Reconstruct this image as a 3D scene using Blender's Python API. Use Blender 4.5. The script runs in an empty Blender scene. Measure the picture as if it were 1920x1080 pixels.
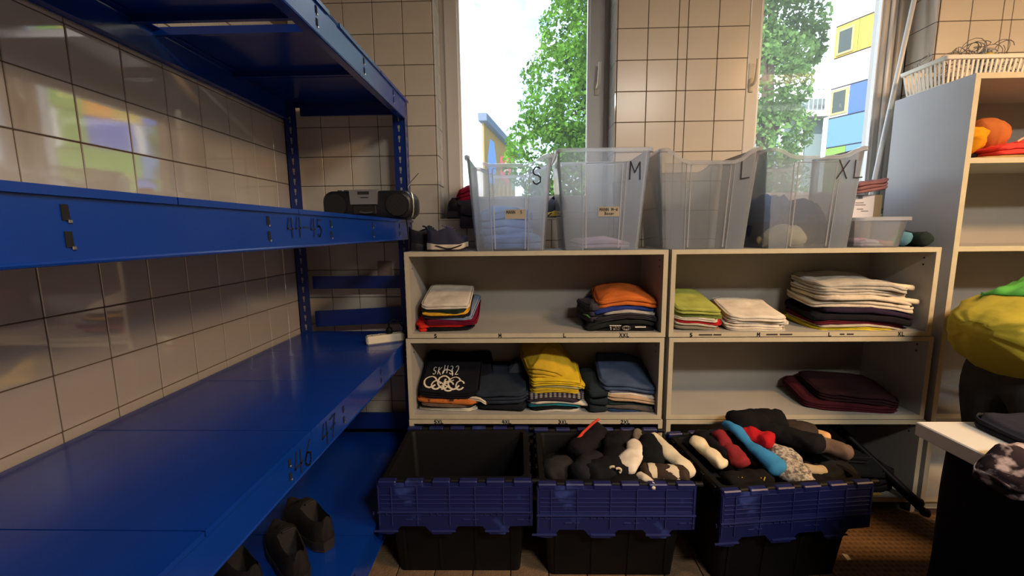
import bpy, bmesh, math, random
import numpy as np
from math import sin, cos, pi, radians
from mathutils import Vector, Matrix, noise

random.seed(7); np.random.seed(7)
scene = bpy.context.scene
COL = scene.collection

# ------------------------------------------------------------------ camera
CAMH = 1.335
cam_d = bpy.data.cameras.new('camera'); cam = bpy.data.objects.new('camera', cam_d); COL.objects.link(cam)
cam_d.sensor_width = 36.0; cam_d.lens = 783.1 / 1920 * 36.0; cam_d.clip_start = 0.02; cam_d.clip_end = 400
_p, _y, _r = radians(7.738), radians(-1.445), radians(-0.605)
_rt = Vector((cos(_y), -sin(_y), 0)); _fw = Vector((sin(_y), cos(_y), 0)); _up = Vector((0, 0, 1))
_f2 = _fw * cos(_p) - _up * sin(_p); _u2 = _up * cos(_p) + _fw * sin(_p)
_r3 = _rt * cos(_r) + _u2 * sin(_r); _u3 = _u2 * cos(_r) - _rt * sin(_r)
cam.matrix_world = Matrix(((_r3.x, _u3.x, -_f2.x, 0), (_r3.y, _u3.y, -_f2.y, 0), (_r3.z, _u3.z, -_f2.z, CAMH), (0, 0, 0, 1)))
scene.camera = cam
scene.view_settings.view_transform = 'Standard'; scene.view_settings.look = 'None'
scene.view_settings.exposure = 0.5; scene.view_settings.gamma = 1.0; scene.view_settings.use_curve_mapping = False

# ------------------------------------------------------------------ sky, sun
world = bpy.data.worlds.new('sky'); scene.world = world; world.use_nodes = True
nt = world.node_tree; nt.nodes.clear()
n_out = nt.nodes.new('ShaderNodeOutputWorld'); n_bg = nt.nodes.new('ShaderNodeBackground')
n_sky = nt.nodes.new('ShaderNodeTexSky'); n_sky.sky_type = 'NISHITA'; n_sky.sun_disc = False
n_sky.sun_elevation = radians(48); n_sky.sun_rotation = radians(215); n_sky.air_density = 1.0; n_sky.dust_density = 0.6
n_tc = nt.nodes.new('ShaderNodeTexCoord'); n_no = nt.nodes.new('ShaderNodeTexNoise')
n_no.inputs['Scale'].default_value = 2.2; n_no.inputs['Detail'].default_value = 5
n_rp = nt.nodes.new('ShaderNodeValToRGB'); n_rp.color_ramp.elements[0].position = 0.47; n_rp.color_ramp.elements[1].position = 0.68
n_mx = nt.nodes.new('ShaderNodeMixRGB'); n_mx.inputs['Color2'].default_value = (11, 11.2, 11.5, 1)
nt.links.new(n_tc.outputs['Generated'], n_no.inputs['Vector']); nt.links.new(n_no.outputs['Fac'], n_rp.inputs['Fac'])
nt.links.new(n_rp.outputs['Color'], n_mx.inputs['Fac']); nt.links.new(n_sky.outputs['Color'], n_mx.inputs['Color1'])
nt.links.new(n_mx.outputs['Color'], n_bg.inputs['Color']); nt.links.new(n_bg.outputs['Background'], n_out.inputs['Surface'])
SKY = 0.45
n_bg.inputs['Strength'].default_value = SKY
sun_d = bpy.data.lights.new('sun', 'SUN'); sun_d.energy = 7.0; sun_d.angle = radians(0.6); sun_d.color = (1, .95, .87)
sun = bpy.data.objects.new('sun', sun_d); COL.objects.link(sun)
sun.rotation_euler = Vector((-0.62, -0.55, 0.85)).to_track_quat('Z', 'Y').to_euler()

# ------------------------------------------------------------------ materials
MATS = {}
def mat(name, col, rough=.6, metal=0., spec=.5, var=0., vscale=30., bump=0., bscale=200., coat=0., trans=None, emit=None, alpha=None, bdetail=2):
    if name in MATS: return MATS[name]
    m = bpy.data.materials.new(name); m.use_nodes = True; t = m.node_tree; b = t.nodes['Principled BSDF']
    b.inputs['Base Color'].default_value = (*col, 1); b.inputs['Roughness'].default_value = rough
    b.inputs['Metallic'].default_value = metal; b.inputs['Specular IOR Level'].default_value = spec
    b.inputs['Coat Weight'].default_value = coat; b.inputs['Coat Roughness'].default_value = .05
    tc = t.nodes.new('ShaderNodeTexCoord')
    if var:
        n = t.nodes.new('ShaderNodeTexNoise'); n.inputs['Scale'].default_value = vscale; n.inputs['Detail'].default_value = 4
        t.links.new(tc.outputs['Object'], n.inputs['Vector'])
        r = t.nodes.new('ShaderNodeValToRGB')
        r.color_ramp.elements[0].position = .3; r.color_ramp.elements[1].position = .7
        r.color_ramp.elements[0].color = (*[max(0, c * (1 - var)) for c in col], 1)
        r.color_ramp.elements[1].color = (*[min(1, c * (1 + var)) for c in col], 1)
        t.links.new(n.outputs['Fac'], r.inputs['Fac']); t.links.new(r.outputs['Color'], b.inputs['Base Color'])
    if bump:
        n = t.nodes.new('ShaderNodeTexNoise'); n.inputs['Scale'].default_value = bscale; n.inputs['Detail'].default_value = bdetail
        t.links.new(tc.outputs['Object'], n.inputs['Vector'])
        bp = t.nodes.new('ShaderNodeBump'); bp.inputs['Strength'].default_value = bump; bp.inputs['Distance'].default_value = .006
        t.links.new(n.outputs['Fac'], bp.inputs['Height']); t.links.new(bp.outputs['Normal'], b.inputs['Normal'])
    if emit:
        b.inputs['Emission Color'].default_value = (*emit[0], 1); b.inputs['Emission Strength'].default_value = emit[1]
    MATS[name] = m
    return m
def srgb(r, g, b):
    f = lambda c: (c / 255 / 12.92) if c <= 10 else ((c / 255 + .055) / 1.055) ** 2.4
    return (f(r), f(g), f(b))
def fab(r, g, b, rough=.92):
    return mat('fabric_%d_%d_%d' % (r, g, b), srgb(r, g, b), rough, spec=.15, var=.16, vscale=14, bump=.5, bscale=26, bdetail=6)
def pattern_mat(name, c1, c2, kind='wave', scale=20., c3=None, lo=.48, hi=.52):
    if name in MATS: return MATS[name]
    m = bpy.data.materials.new(name); m.use_nodes = True; t = m.node_tree; b = t.nodes['Principled BSDF']
    b.inputs['Roughness'].default_value = .92; b.inputs['Specular IOR Level'].default_value = .15
    tc = t.nodes.new('ShaderNodeTexCoord')
    if kind == 'wave':
        n = t.nodes.new('ShaderNodeTexWave'); n.inputs['Distortion'].default_value = 1.0
    elif kind == 'knit':
        n = t.nodes.new('ShaderNodeTexNoise'); n.inputs['Detail'].default_value = 6
    else:
        n = t.nodes.new('ShaderNodeTexNoise'); n.inputs['Detail'].default_value = 3
    n.inputs['Scale'].default_value = scale
    t.links.new(tc.outputs['Object'], n.inputs['Vector'])
    r = t.nodes.new('ShaderNodeValToRGB'); r.color_ramp.elements[0].position = lo; r.color_ramp.elements[1].position = hi
    r.color_ramp.elements[0].color = (*srgb(*c1), 1); r.color_ramp.elements[1].color = (*srgb(*c2), 1)
    if c3:
        e = r.color_ramp.elements.new(min(1, hi + .1)); e.color = (*srgb(*c3), 1)
    o = n.outputs['Fac'] if 'Fac' in n.outputs else n.outputs[0]
    t.links.new(o, r.inputs['Fac']); t.links.new(r.outputs['Color'], b.inputs['Base Color'])
    MATS[name] = m
    return m
def mixed_clear(name, tint, diffuse_w, gloss_w, rough=.15, transl=.5):
    """thin clear or milky sheet: transparent + (diffuse/translucent) + gloss"""
    if name in MATS: return MATS[name]
    m = bpy.data.materials.new(name); m.use_nodes = True; t = m.node_tree; t.nodes.clear()
    out = t.nodes.new('ShaderNodeOutputMaterial'); tr = t.nodes.new('ShaderNodeBsdfTransparent'); tr.inputs[0].default_value = (1, 1, 1, 1)
    df = t.nodes.new('ShaderNodeBsdfDiffuse'); df.inputs[0].default_value = (*tint, 1)
    tl = t.nodes.new('ShaderNodeBsdfTranslucent'); tl.inputs[0].default_value = (*tint, 1)
    gl = t.nodes.new('ShaderNodeBsdfGlossy'); gl.inputs['Roughness'].default_value = rough
    m1 = t.nodes.new('ShaderNodeMixShader'); m1.inputs[0].default_value = transl
    m2 = t.nodes.new('ShaderNodeMixShader'); m2.inputs[0].default_value = diffuse_w
    m3 = t.nodes.new('ShaderNodeMixShader')
    fr = t.nodes.new('ShaderNodeFresnel'); fr.inputs['IOR'].default_value = 1.45
    ml = t.nodes.new('ShaderNodeMath'); ml.operation = 'MULTIPLY'; ml.inputs[1].default_value = gloss_w
    t.links.new(fr.outputs[0], ml.inputs[0]); t.links.new(ml.outputs[0], m3.inputs[0])
    t.links.new(df.outputs[0], m1.inputs[1]); t.links.new(tl.outputs[0], m1.inputs[2])
    t.links.new(tr.outputs[0], m2.inputs[1]); t.links.new(m1.outputs[0], m2.inputs[2])
    t.links.new(m2.outputs[0], m3.inputs[1]); t.links.new(gl.outputs[0], m3.inputs[2])
    t.links.new(m3.outputs[0], out.inputs['Surface'])
    MATS[name] = m
    return m

M_TILE = mat('glazed_tile', srgb(196, 192, 182), .05, spec=1.0, coat=.8, var=.03, vscale=6, bump=.02, bscale=18)
M_TILEB = mat('glazed_tile_back', srgb(204, 197, 182), .26, spec=.5, var=.03, vscale=6, bump=.02, bscale=18)
M_TILE.node_tree.nodes['Principled BSDF'].inputs['Coat IOR'].default_value = 2.0
M_GROUT = mat('grout', srgb(92, 80, 68), .95)
M_PLASTER = mat('plaster', srgb(186, 180, 170), .9)
M_WHITE_FRAME = mat('window_frame_paint', srgb(200, 197, 190), .4)
M_BLUE = mat('blue_enamel', srgb(9, 54, 142), .2, spec=.5, bump=.03, bscale=25, var=.08, vscale=5)
M_BLUEPOST = mat('blue_enamel_post', srgb(14, 44, 118), .35)
M_DARKSLOT = mat('dark_slot', srgb(10, 12, 20), .9)
M_INK = mat('marker_ink', srgb(26, 22, 34), .7)
M_INKBLUE = mat('marker_ink_on_blue', srgb(5, 10, 34), .8)
M_LAMINATE = mat('grey_laminate', srgb(168, 166, 160), .5, var=.04, vscale=8)
M_EDGE = mat('cream_edge_band', srgb(196, 186, 158), .55, var=.06, vscale=20)
M_BACKP = mat('back_panel_grey', srgb(150, 146, 138), .75, var=.05, vscale=5)
M_GLASS = mixed_clear('window_glass', (.95, .97, 1), .015, .03, .02, .8)
M_GLASS_DUSTY = mixed_clear('dusty_window_glass', (.93, .97, .97), .045, .03, .03, .8)
M_PLAST = mixed_clear('milky_clear_plastic', (.84, .92, 1.0), .20, .9, .1, .65)
M_PLAST_RIM = mixed_clear('milky_plastic_rim', (.92, .95, 1.0), .5, .9, .1, .6)
M_BLACKP = mat('black_plastic', srgb(10, 10, 12), .6, spec=.25, bump=.05, bscale=90)
M_CHROME = mat('brushed_metal', srgb(190, 188, 180), .3, metal=1)
M_WHITEP = mat('white_plastic', srgb(228, 224, 214), .4)

# ------------------------------------------------------------------ mesh helpers
class MB:
    def __init__(s): s.v = []; s.f = []
    def add(s, vs, fs):
        o = len(s.v); s.v += [tuple(v) for v in vs]; s.f += [tuple(i + o for i in f) for f in fs]
    def box(s, x0, x1, y0, y1, z0, z1, c=0.0):
        if c <= 0:
            vs = [(x, y, z) for z in (z0, z1) for y in (y0, y1) for x in (x0, x1)]
            s.add(vs, [(0, 2, 3, 1), (4, 5, 7, 6), (0, 1, 5, 4), (1, 3, 7, 5), (3, 2, 6, 7), (2, 0, 4, 6)]); return s
        c = min(c, (x1 - x0) * .49, (y1 - y0) * .49, (z1 - z0) * .49)
        X = (x0, x1); Y = (y0, y1); Z = (z0, z1); vs = []; idx = {}
        for i in (0, 1):
            for j in (0, 1):
                for k in (0, 1):
                    sx, sy, sz = (1 - 2 * i), (1 - 2 * j), (1 - 2 * k)
                    for a, p in enumerate(((0, c, c), (c, 0, c), (c, c, 0))):
                        idx[i, j, k, a] = len(vs); vs.append((X[i] + sx * p[0], Y[j] + sy * p[1], Z[k] + sz * p[2]))
        fs = []
        q = lambda *a: fs.append(tuple(idx[t] for t in a))
        for i in (0, 1):
            a = [(i, 0, 0, 0), (i, 1, 0, 0), (i, 1, 1, 0), (i, 0, 1, 0)]; q(*(a if i else a[::-1]))
            a = [(0, i, 0, 1), (1, i, 0, 1), (1, i, 1, 1), (0, i, 1, 1)]; q(*(a[::-1] if i else a))
            a = [(0, 0, i, 2), (1, 0, i, 2), (1, 1, i, 2), (0, 1, i, 2)]; q(*(a if i else a[::-1]))
        for i in (0, 1):
            for j in (0, 1):
                q((i, j, 0, 0), (i, j, 1, 0), (i, j, 1, 1), (i, j, 0, 1))
                q((i, 0, j, 0), (i, 1, j, 0), (i, 1, j, 2), (i, 0, j, 2))
                q((0, i, j, 1), (1, i, j, 1), (1, i, j, 2), (0, i, j, 2))
                for k in (0, 1): q((i, j, k, 0), (i, j, k, 1), (i, j, k, 2))
        s.add(vs, fs); return s
    def obox(s, m, hx, hy, hz):
        vs = [m @ Vector((x, y, z)) for z in (-hz, hz) for y in (-hy, hy) for x in (-hx, hx)]
        s.add(vs, [(0, 2, 3, 1), (4, 5, 7, 6), (0, 1, 5, 4), (1, 3, 7, 5), (3, 2, 6, 7), (2, 0, 4, 6)]); return s
    def rings(s, rs, cap0=True, cap1=True):
        n = len(rs[0]); vs = [v for r in rs for v in r]; fs = []
        for k in range(len(rs) - 1):
            for i in range(n):
                j = (i + 1) % n
                fs.append((k * n + i, k * n + j, (k + 1) * n + j, (k + 1) * n + i))
        if cap0: fs.append(tuple(range(n))[::-1])
        if cap1: fs.append(tuple((len(rs) - 1) * n + i for i in range(n)))
        s.add(vs, fs); return s
    def tube(s, pts, r, n=8, flat=1.0, caps=True, up=(0, 0, 1)):
        pts = [Vector(p) for p in pts]; m = len(pts)
        rr = r if isinstance(r, (list, tuple)) else [r] * m
        rs = []; prev = None
        for i, p in enumerate(pts):
            t = (pts[min(i + 1, m - 1)] - pts[max(i - 1, 0)])
            if t.length < 1e-9: t = Vector((0, 0, 1))
            t.normalize()
            if prev is None:
                a = Vector(up) - t * t.dot(Vector(up))
                if a.length < .05: a = Vector((1, 0, 0)) - t * t.x
            else: a = prev - t * t.dot(prev)
            a.normalize(); prev = a; b = t.cross(a)
            rs.append([p + a * (rr[i] * flat * cos(2 * pi * k / n)) + b * (rr[i] * sin(2 * pi * k / n)) for k in range(n)])
        return s.rings(rs, caps, caps)
    def lathe(s, prof, n=24, cx=0, cy=0):
        rs = [[(cx + r * cos(2 * pi * k / n), cy + r * sin(2 * pi * k / n), z) for k in range(n)] for r, z in prof]
        return s.rings(rs)
    def prism(s, poly, lo, hi, f):
        n = len(poly); vs = [f(a, b, lo) for a, b in poly] + [f(a, b, hi) for a, b in poly]
        fs = [tuple(range(n))[::-1], tuple(range(n, 2 * n))] + [(i, (i + 1) % n, n + (i + 1) % n, n + i) for i in range(n)]
        s.add(vs, fs); return s
    def ribbon(s, pts, wd, u, v, o, nrm, th=.0006):
        """stroke drawn in plane (u,v) at o: pts are 2-D"""
        for (ax, ay), (bx, by) in zip(pts[:-1], pts[1:]):
            d = Vector((bx - ax, by - ay));
            if d.length < 1e-9: continue
            d.normalize(); e = d * wd * .5; nn = Vector((-d.y, d.x)) * wd * .5
            q = [(ax - e.x + nn.x, ay - e.y + nn.y), (bx + e.x + nn.x, by + e.y + nn.y), (bx + e.x - nn.x, by + e.y - nn.y), (ax - e.x - nn.x, ay - e.y - nn.y)]
            s.prism(q, 0, th, lambda a, b, h: o + u * a + v * b + nrm * h)
        return s
    def mesh(s, name, smooth=False):
        me = bpy.data.meshes.new(name); me.from_pydata(s.v, [], s.f)
        bm = bmesh.new(); bm.from_mesh(me); bmesh.ops.recalc_face_normals(bm, faces=bm.faces); bm.to_mesh(me); bm.free()
        if smooth:
            me.polygons.foreach_set('use_smooth', [True] * len(me.polygons))
            try: me.set_sharp_from_angle(angle=radians(50 if smooth is True else smooth))
            except Exception: pass
        return me
    def build(s, name, m, parent=None, smooth=False, loc=(0, 0, 0), rot=(0, 0, 0)):
        me = s.mesh(name, smooth); me.materials.append(m)
        o = bpy.data.objects.new(name, me); COL.objects.link(o); o.location = loc; o.rotation_euler = rot
        if parent: o.parent = parent
        return o
def empty(name, loc=(0, 0, 0), rz=0):
    o = bpy.data.objects.new(name, None); COL.objects.link(o); o.location = loc; o.rotation_euler = (0, 0, rz); o.empty_display_size = .05
    return o
def tag(o, label, cat, group=None):
    o['label'] = label; o['category'] = cat
    if group: o['group'] = group
    return o
def struct(o): o['kind'] = 'structure'; return o
def link_mesh(name, me, parent, loc, rot=(0, 0, 0)):
    o = bpy.data.objects.new(name, me); COL.objects.link(o); o.parent = parent; o.location = loc; o.rotation_euler = rot
    return o
def nz(x, y, z=0.): return noise.noise(Vector((x, y, z)))

# stroke letters in a 0..1 box
def arc(cx, cy, rx, ry, a0, a1, n=9): return [(cx + rx * cos(radians(a0 + (a1 - a0) * i / n)), cy + ry * sin(radians(a0 + (a1 - a0) * i / n))) for i in range(n + 1)]
GLY = {
 'S': [arc(.45, .74, .32, .25, 40, 250, 10) + arc(.42, .26, .34, .26, 75, -150, 10)],
 'M': [[(0.05, 0), (.08, 1), (.48, .38), (.9, 1), (.95, 0)]], 'L': [[(.1, 1), (.12, 0), (.8, .04)]],
 'X': [[(.05, 1), (.85, 0)], [(.85, 1), (0, 0)]], '2': [arc(.42, .74, .34, .26, 160, -40, 8) + [(.05, .0), (.85, .02)]],
 '3': [arc(.38, .76, .33, .24, 150, -80, 8), arc(.38, .27, .38, .27, 90, -150, 9)],
 '4': [[(.3, 1), (.05, .42), (.85, .45)], [(.7, 1), (.66, 0)]], '5': [[(.8, 1), (.2, .98), (.15, .55)] + arc(.38, .3, .36, .3, 110, -140, 9)],
 '6': [[(.7, 1), (.25, .6)] + arc(.42, .28, .34, .28, 160, -200, 12)], '7': [[(.05, .95), (.85, 1), (.4, 0)], [(.2, .5), (.8, .55)]],
 '-': [[(.05, .5), (.95, .52)]], 'H': [[(.1, 1), (.1, 0)], [(.85, 1), (.85, 0)], [(.1, .5), (.85, .52)]],
 'K': [[(.1, 1), (.1, 0)], [(.8, 1), (.1, .5), (.8, 0)]], 'T': [[(0, 1), (.9, 1)], [(.45, 1), (.45, 0)]], 'E': [[(.8, 1), (.1, 1), (.1, 0), (.8, 0)], [(.1, .5), (.65, .5)]],
 'A': [[(0, 0), (.45, 1), (.9, 0)], [(.2, .4), (.72, .4)]], 'N': [[(.05, 0), (.05, 1), (.85, 0), (.85, 1)]], 'B': [[(.1, 0), (.1, 1)] + arc(.3, .75, .4, .25, 90, -90, 6) + arc(.3, .25, .5, .25, 90, -90, 6) + [(.1, 0)]],
 'o': [arc(.45, .3, .36, .3, 0, 360, 12)], 'x': [[(.1, .6), (.8, 0)], [(.8, .6), (.1, 0)]], 'e': [[(.1, .32), (.8, .34)] + arc(.45, .3, .36, .3, 10, 310, 10)], 'r': [[(.15, .6), (.15, 0)], arc(.45, .35, .3, .25, 170, 60, 5)],
 '1': [[(.2, .75), (.5, 1), (.5, 0)]], '9': [arc(.45, .7, .3, .28, 0, 360, 12), [(.75, .7), (.6, 0)]], 'I': [[(.4, 1), (.4, 0)]], 'O': [arc(.45, .5, .4, .5, 0, 360, 14)],
 'P': [[(.1, 0), (.1, 1)] + arc(.3, .73, .45, .27, 90, -90, 6) + [(.1, .46)]],
}
def write(mb, text, o, u, v, n, h, w=None, gap=.25, sw=.12, jit=0.):
    w = w or h * .62; x = 0
    for ch in text:
        if ch != ' ':
            for st in GLY[ch]:
                mb.ribbon([(x + a * w + random.uniform(-jit, jit) * h, b * h + random.uniform(-jit, jit) * h) for a, b in st], h * sw, Vector(u), Vector(v), Vector(o), Vector(n))
        x += w * (1 + gap)
    return mb

# ------------------------------------------------------------------ the room
XL, YB, ZC = -1.179, 2.242, 3.0
XR, YR = 4.6, -3.2
TW = .150; TH = .149; JT = .0032; TD = .008
ROW0 = 1.731                       # a joint height; rows go up and down from it by TH
tile_cache = {}
def tile_mesh(w, h, m):
    k = (round(w, 3), round(h, 3), m.name)
    if k not in tile_cache:
        mb = MB().box(-w / 2, w / 2, 0, TD, -h / 2, h / 2, .0016)
        me = mb.mesh('tile'); me.materials.append(m); tile_cache[k] = me
    return tile_cache[k]
def floor_mat():
    m = bpy.data.materials.new('floor_base'); m.use_nodes = True
    m.node_tree.nodes['Principled BSDF'].inputs['Base Color'].default_value = (*srgb(58, 46, 36), 1)
    m.node_tree.nodes['Principled BSDF'].inputs['Roughness'].default_value = .8
    return m
floor = struct(MB().box(XL - .2, XR + .2, YR - .2, YB + .3, -.12, -.006).build('floor', floor_mat()))
ceiling = struct(MB().box(XL - .2, XR + .2, YR - .2, YB + .3, ZC, ZC + .1).build('ceiling', M_PLASTER))
wall_left = struct(MB().box(XL - .2, XL - .004, YR - .2, YB + .25, -.006, ZC).build('wall_left', M_GROUT))
wall_right = struct(MB().box(XR, XR + .2, YR - .2, YB + .25, -.006, ZC).build('wall_right', mat('plaster_ochre', srgb(140, 124, 104), .9)))
wall_rear = struct(MB().box(XL - .004, XR, YR - .2, YR, -.006, ZC).build('wall_rear', mat('plaster_ochre', (0, 0, 0))))
# back wall with two window openings
W1 = (-.444, .483); W2 = (1.129, 2.04); SILL = 1.398; WTOP = 2.78
g = YB + .004; wb = MB(); yb2 = YB + .26
for a, b, c, d in ((XL - .004, W1[0], -.006, ZC), (W1[0], W1[1], -.006, SILL), (W1[0], W1[1], WTOP, ZC), (W1[1], W2[0], -.006, ZC),
                   (W2[0], W2[1], -.006, SILL), (W2[0], W2[1], WTOP, ZC), (W2[1], XR, -.006, ZC)):
    wb.box(a, b, g, yb2, c, d)
wall_back = struct(wb.build('wall_back', M_GROUT))

def tilt(a=.0028): return random.gauss(0, a)
# left wall tiles: columns run along y
cols = [.9835 + TW * c for c in range(-9, 9)]
rows = [ROW0 + TH * k for k in range(-11, 5)]
for i, y0 in enumerate(cols):
    y1 = min(y0 + TW, YB)
    for z0 in rows[:-1]:
        w = y1 - y0 - JT; h = TH - JT
        link_mesh('tile', tile_mesh(w, h, M_TILE), wall_left, (XL, (y0 + y1) / 2, z0 + TH / 2), (tilt(.0025), 0, pi / 2 + tilt(.0025)))
# back wall tiles
def btile(x0, x1, z0, z1):
    if x1 - x0 < .02 or z1 - z0 < .02: return
    link_mesh('tile', tile_mesh(x1 - x0 - JT, z1 - z0 - JT, M_TILEB), wall_back, ((x0 + x1) / 2, YB, (z0 + z1) / 2), (tilt(.002), 0, tilt(.002)))
R = lambda a, b: [ROW0 + TH * k for k in range(a, b)]
for x0, x1 in [(XL, -1.044), (-1.044, -.894), (-.894, -.744), (-.744, -.594), (-.594, -.444)]:
    for z in R(-10, 7): btile(x0, x1, z, z + TH)
for k in range(7):
    x0 = -.444 + .15 * k; x1 = min(x0 + .15, .483)
    btile(x0, x1, ROW0 - 3 * TH, SILL); btile(x0, x1, ROW0 - 4 * TH, ROW0 - 3 * TH)
for x0, x1 in [(.483, .633), (.633, .783), (.783, .829), (.829, .979), (.979, 1.129)]:
    for z in R(-4, 7): btile(x0, x1, z, z + TH)
for k in range(7):
    x0 = 1.129 + .15 * k; x1 = min(x0 + .15, 2.04)
    btile(x0, x1, ROW0 - 3 * TH, SILL); btile(x0, x1, ROW0 - 4 * TH, ROW0 - 3 * TH)
for x0, x1 in [(2.04, 2.19), (2.19, 2.34), (2.34, 2.385), (2.385, 2.535), (2.535, 2.685)]:
    for z in R(-1, 7): btile(x0, x1, z, z + TH)
# window reveals in tile
RD = .155
for x, sgn in ((W1[0], 1), (W1[1], -1), (W2[0], 1), (W2[1], -1)):
    zz = [SILL] + [z for z in R(-2, 8) if z > SILL + .02] 
    for z0, z1 in zip(zz[:-1], zz[1:]):
        z1 = min(z1, WTOP)
        if z1 - z0 < .02: continue
        o = link_mesh('tile', tile_mesh(RD - .004, z1 - z0 - JT, M_TILE), wall_back, (x + sgn * .0005, YB + .002 + RD / 2, (z0 + z1) / 2), (0, 0, (-pi / 2 if sgn < 0 else pi / 2) + pi + tilt()))
for i, (a, b) in enumerate((W1, W2)):
    struct(MB().box(a + .003, b - .003, YB - .004, YB + .165, SILL - .004, SILL + .006, .002).build('trim_%d' % (i + 1), mat('sill_stone', srgb(190, 184, 172), .35)))
# old patch on back wall
struct(MB().box(-.785, -.705, YB - .004, YB + .002, 1.09, 1.182, .002).build('trim_3', mat('patch_plaster', srgb(150, 128, 112), .9)))
struct(MB().box(XL + .0, XL + .012, YR, YB, 0, .08).build('baseboard_left', M_GROUT))

# floor tiles
fm = mat('floor_tile', srgb(104, 84, 62), .75, var=.25, vscale=20, bump=.5, bscale=120)
ftm = MB().box(-.073, .073, -.073, .073, -.006, 0, .0015).mesh('tile'); ftm.materials.append(fm)
for i in range(-5, 13):
    for j in range(7, 15):
        link_mesh('tile', ftm, floor, (i * .15 + .02, j * .15, 0), (0, 0, 0))
# ribbed rubber mat on right
matm = bpy.data.materials.new('studded_mat'); matm.use_nodes = True; t = matm.node_tree; b = t.nodes['Principled BSDF']
b.inputs['Roughness'].default_value = .7
vo = t.nodes.new('ShaderNodeTexVoronoi'); vo.inputs['Scale'].default_value = 42; vo.inputs['Randomness'].default_value = .15
tc = t.nodes.new('ShaderNodeTexCoord'); t.links.new(tc.outputs['Object'], vo.inputs['Vector'])
rp = t.nodes.new('ShaderNodeValToRGB'); rp.color_ramp.elements[0].position = .15; rp.color_ramp.elements[1].position = .5
rp.color_ramp.elements[0].color = (*srgb(50, 38, 28), 1); rp.color_ramp.elements[1].color = (*srgb(112, 86, 60), 1)
t.links.new(vo.outputs['Distance'], rp.inputs['Fac']); t.links.new(rp.outputs['Color'], b.inputs['Base Color'])
bp = t.nodes.new('ShaderNodeBump'); bp.inputs['Strength'].default_value = .6; bp.inputs['Distance'].default_value = .01
t.links.new(vo.outputs['Distance'], bp.inputs['Height']); t.links.new(bp.outputs['Normal'], b.inputs['Normal'])
tag(MB().box(1.2, 2.9, .6, 1.84, .001, .008, .002).build('floor_mat', matm), 'brown studded rubber mat on the floor below the tall shelf', 'mat')
tag(MB().prism([(1.300, 1.55), (1.318, 1.553), (1.322, 1.58), (1.304, 1.585)], .0082, .0095, lambda a, b, h: (a, b, h)).build('paper_scrap', M_WHITEP), 'small white paper scrap lying on the brown mat', 'paper')

# ------------------------------------------------------------------ windows
def window(n, x0, x1, gx0, gx1, gz0, glass, hand_x, two=False):
    f = MB(); y0, y1 = YB + .165, YB + .235; fw = .035
    f.box(x0 + .002, x0 + fw, y0, y1, SILL, WTOP, .003); f.box(x1 - fw, x1 - .002, y0, y1, SILL, WTOP, .003)
    f.box(x0 + fw, x1 - fw, y0, y1, SILL, SILL + .04, .003); f.box(x0 + fw, x1 - fw, y0, y1, WTOP - .04, WTOP, .003)
    w = struct(f.build('window_%d' % n, M_WHITE_FRAME))
    s = MB(); y2 = y0 - .012
    s.box(x0 + .03, gx0, y2, y1 - .01, SILL + .035, WTOP - .035, .006); s.box(gx1, x1 - .03, y2, y1 - .01, SILL + .035, WTOP - .035, .006)
    s.box(gx0, gx1, y2, y1 - .01, SILL + .035, gz0, .006); s.box(gx0, gx1, y2, y1 - .01, WTOP - .12, WTOP - .035, .006)
    sash = s.build('sash', M_WHITE_FRAME, w)
    be = MB(); b_ = .008
    be.box(gx0, gx0 + b_, y2 + .008, y2 + .03, gz0, WTOP - .12); be.box(gx1 - b_, gx1, y2 + .008, y2 + .03, gz0, WTOP - .12); be.box(gx0 + b_, gx1 - b_, y2 + .008, y2 + .03, gz0, gz0 + b_)
    be.build('glazing_bead', mat('bead_white', srgb(235, 235, 232), .35), w)
    MB().box(gx0 + .002, gx1 - .002, y2 + .032, y2 + .036, gz0 + .002, WTOP - .122).build('pane', glass, w)
    h = MB(); h.box(hand_x - .012, hand_x + .012, y2 - .008, y2, 2.06, 2.13, .003)
    h.tube([(hand_x, y2 - .004, 2.095), (hand_x, y2 - .03, 2.098), (hand_x + .003, y2 - .04, 2.11), (hand_x + .006, y2 - .042, 2.16), (hand_x + .008, y2 - .04, 2.215)], [.008, .008, .009, .008, .007], 10)
    h.build('handle', mat('handle_cream', srgb(222, 214, 190), .35), w, True)
    return w
w1 = window(1, W1[0], W1[1], -.338, .366, 1.523, M_GLASS, .41)
w2 = window(2, W2[0], W2[1], 1.272, 1.895, 1.523, M_GLASS_DUSTY, 1.232)
MB().box(1.925, 1.94, YB + .14, YB + .153, SILL + .035, WTOP - .05, .003).build('sash_strip', mat('bead_white', (0, 0, 0)), w2)
MB().box(1.965, 1.98, YB + .14, YB + .153, SILL + .035, WTOP - .05, .003).build('sash_strip', M_WHITE_FRAME, w2)
tag(MB().tube([(1.822, 2.285, 1.404), (2.0, 2.33, 2.6)], .011, 10).build('window_pole', mat('pole_white', srgb(222, 224, 222), .3), None, True), 'slim white pole leaning in the right window recess', 'pole')

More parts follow.
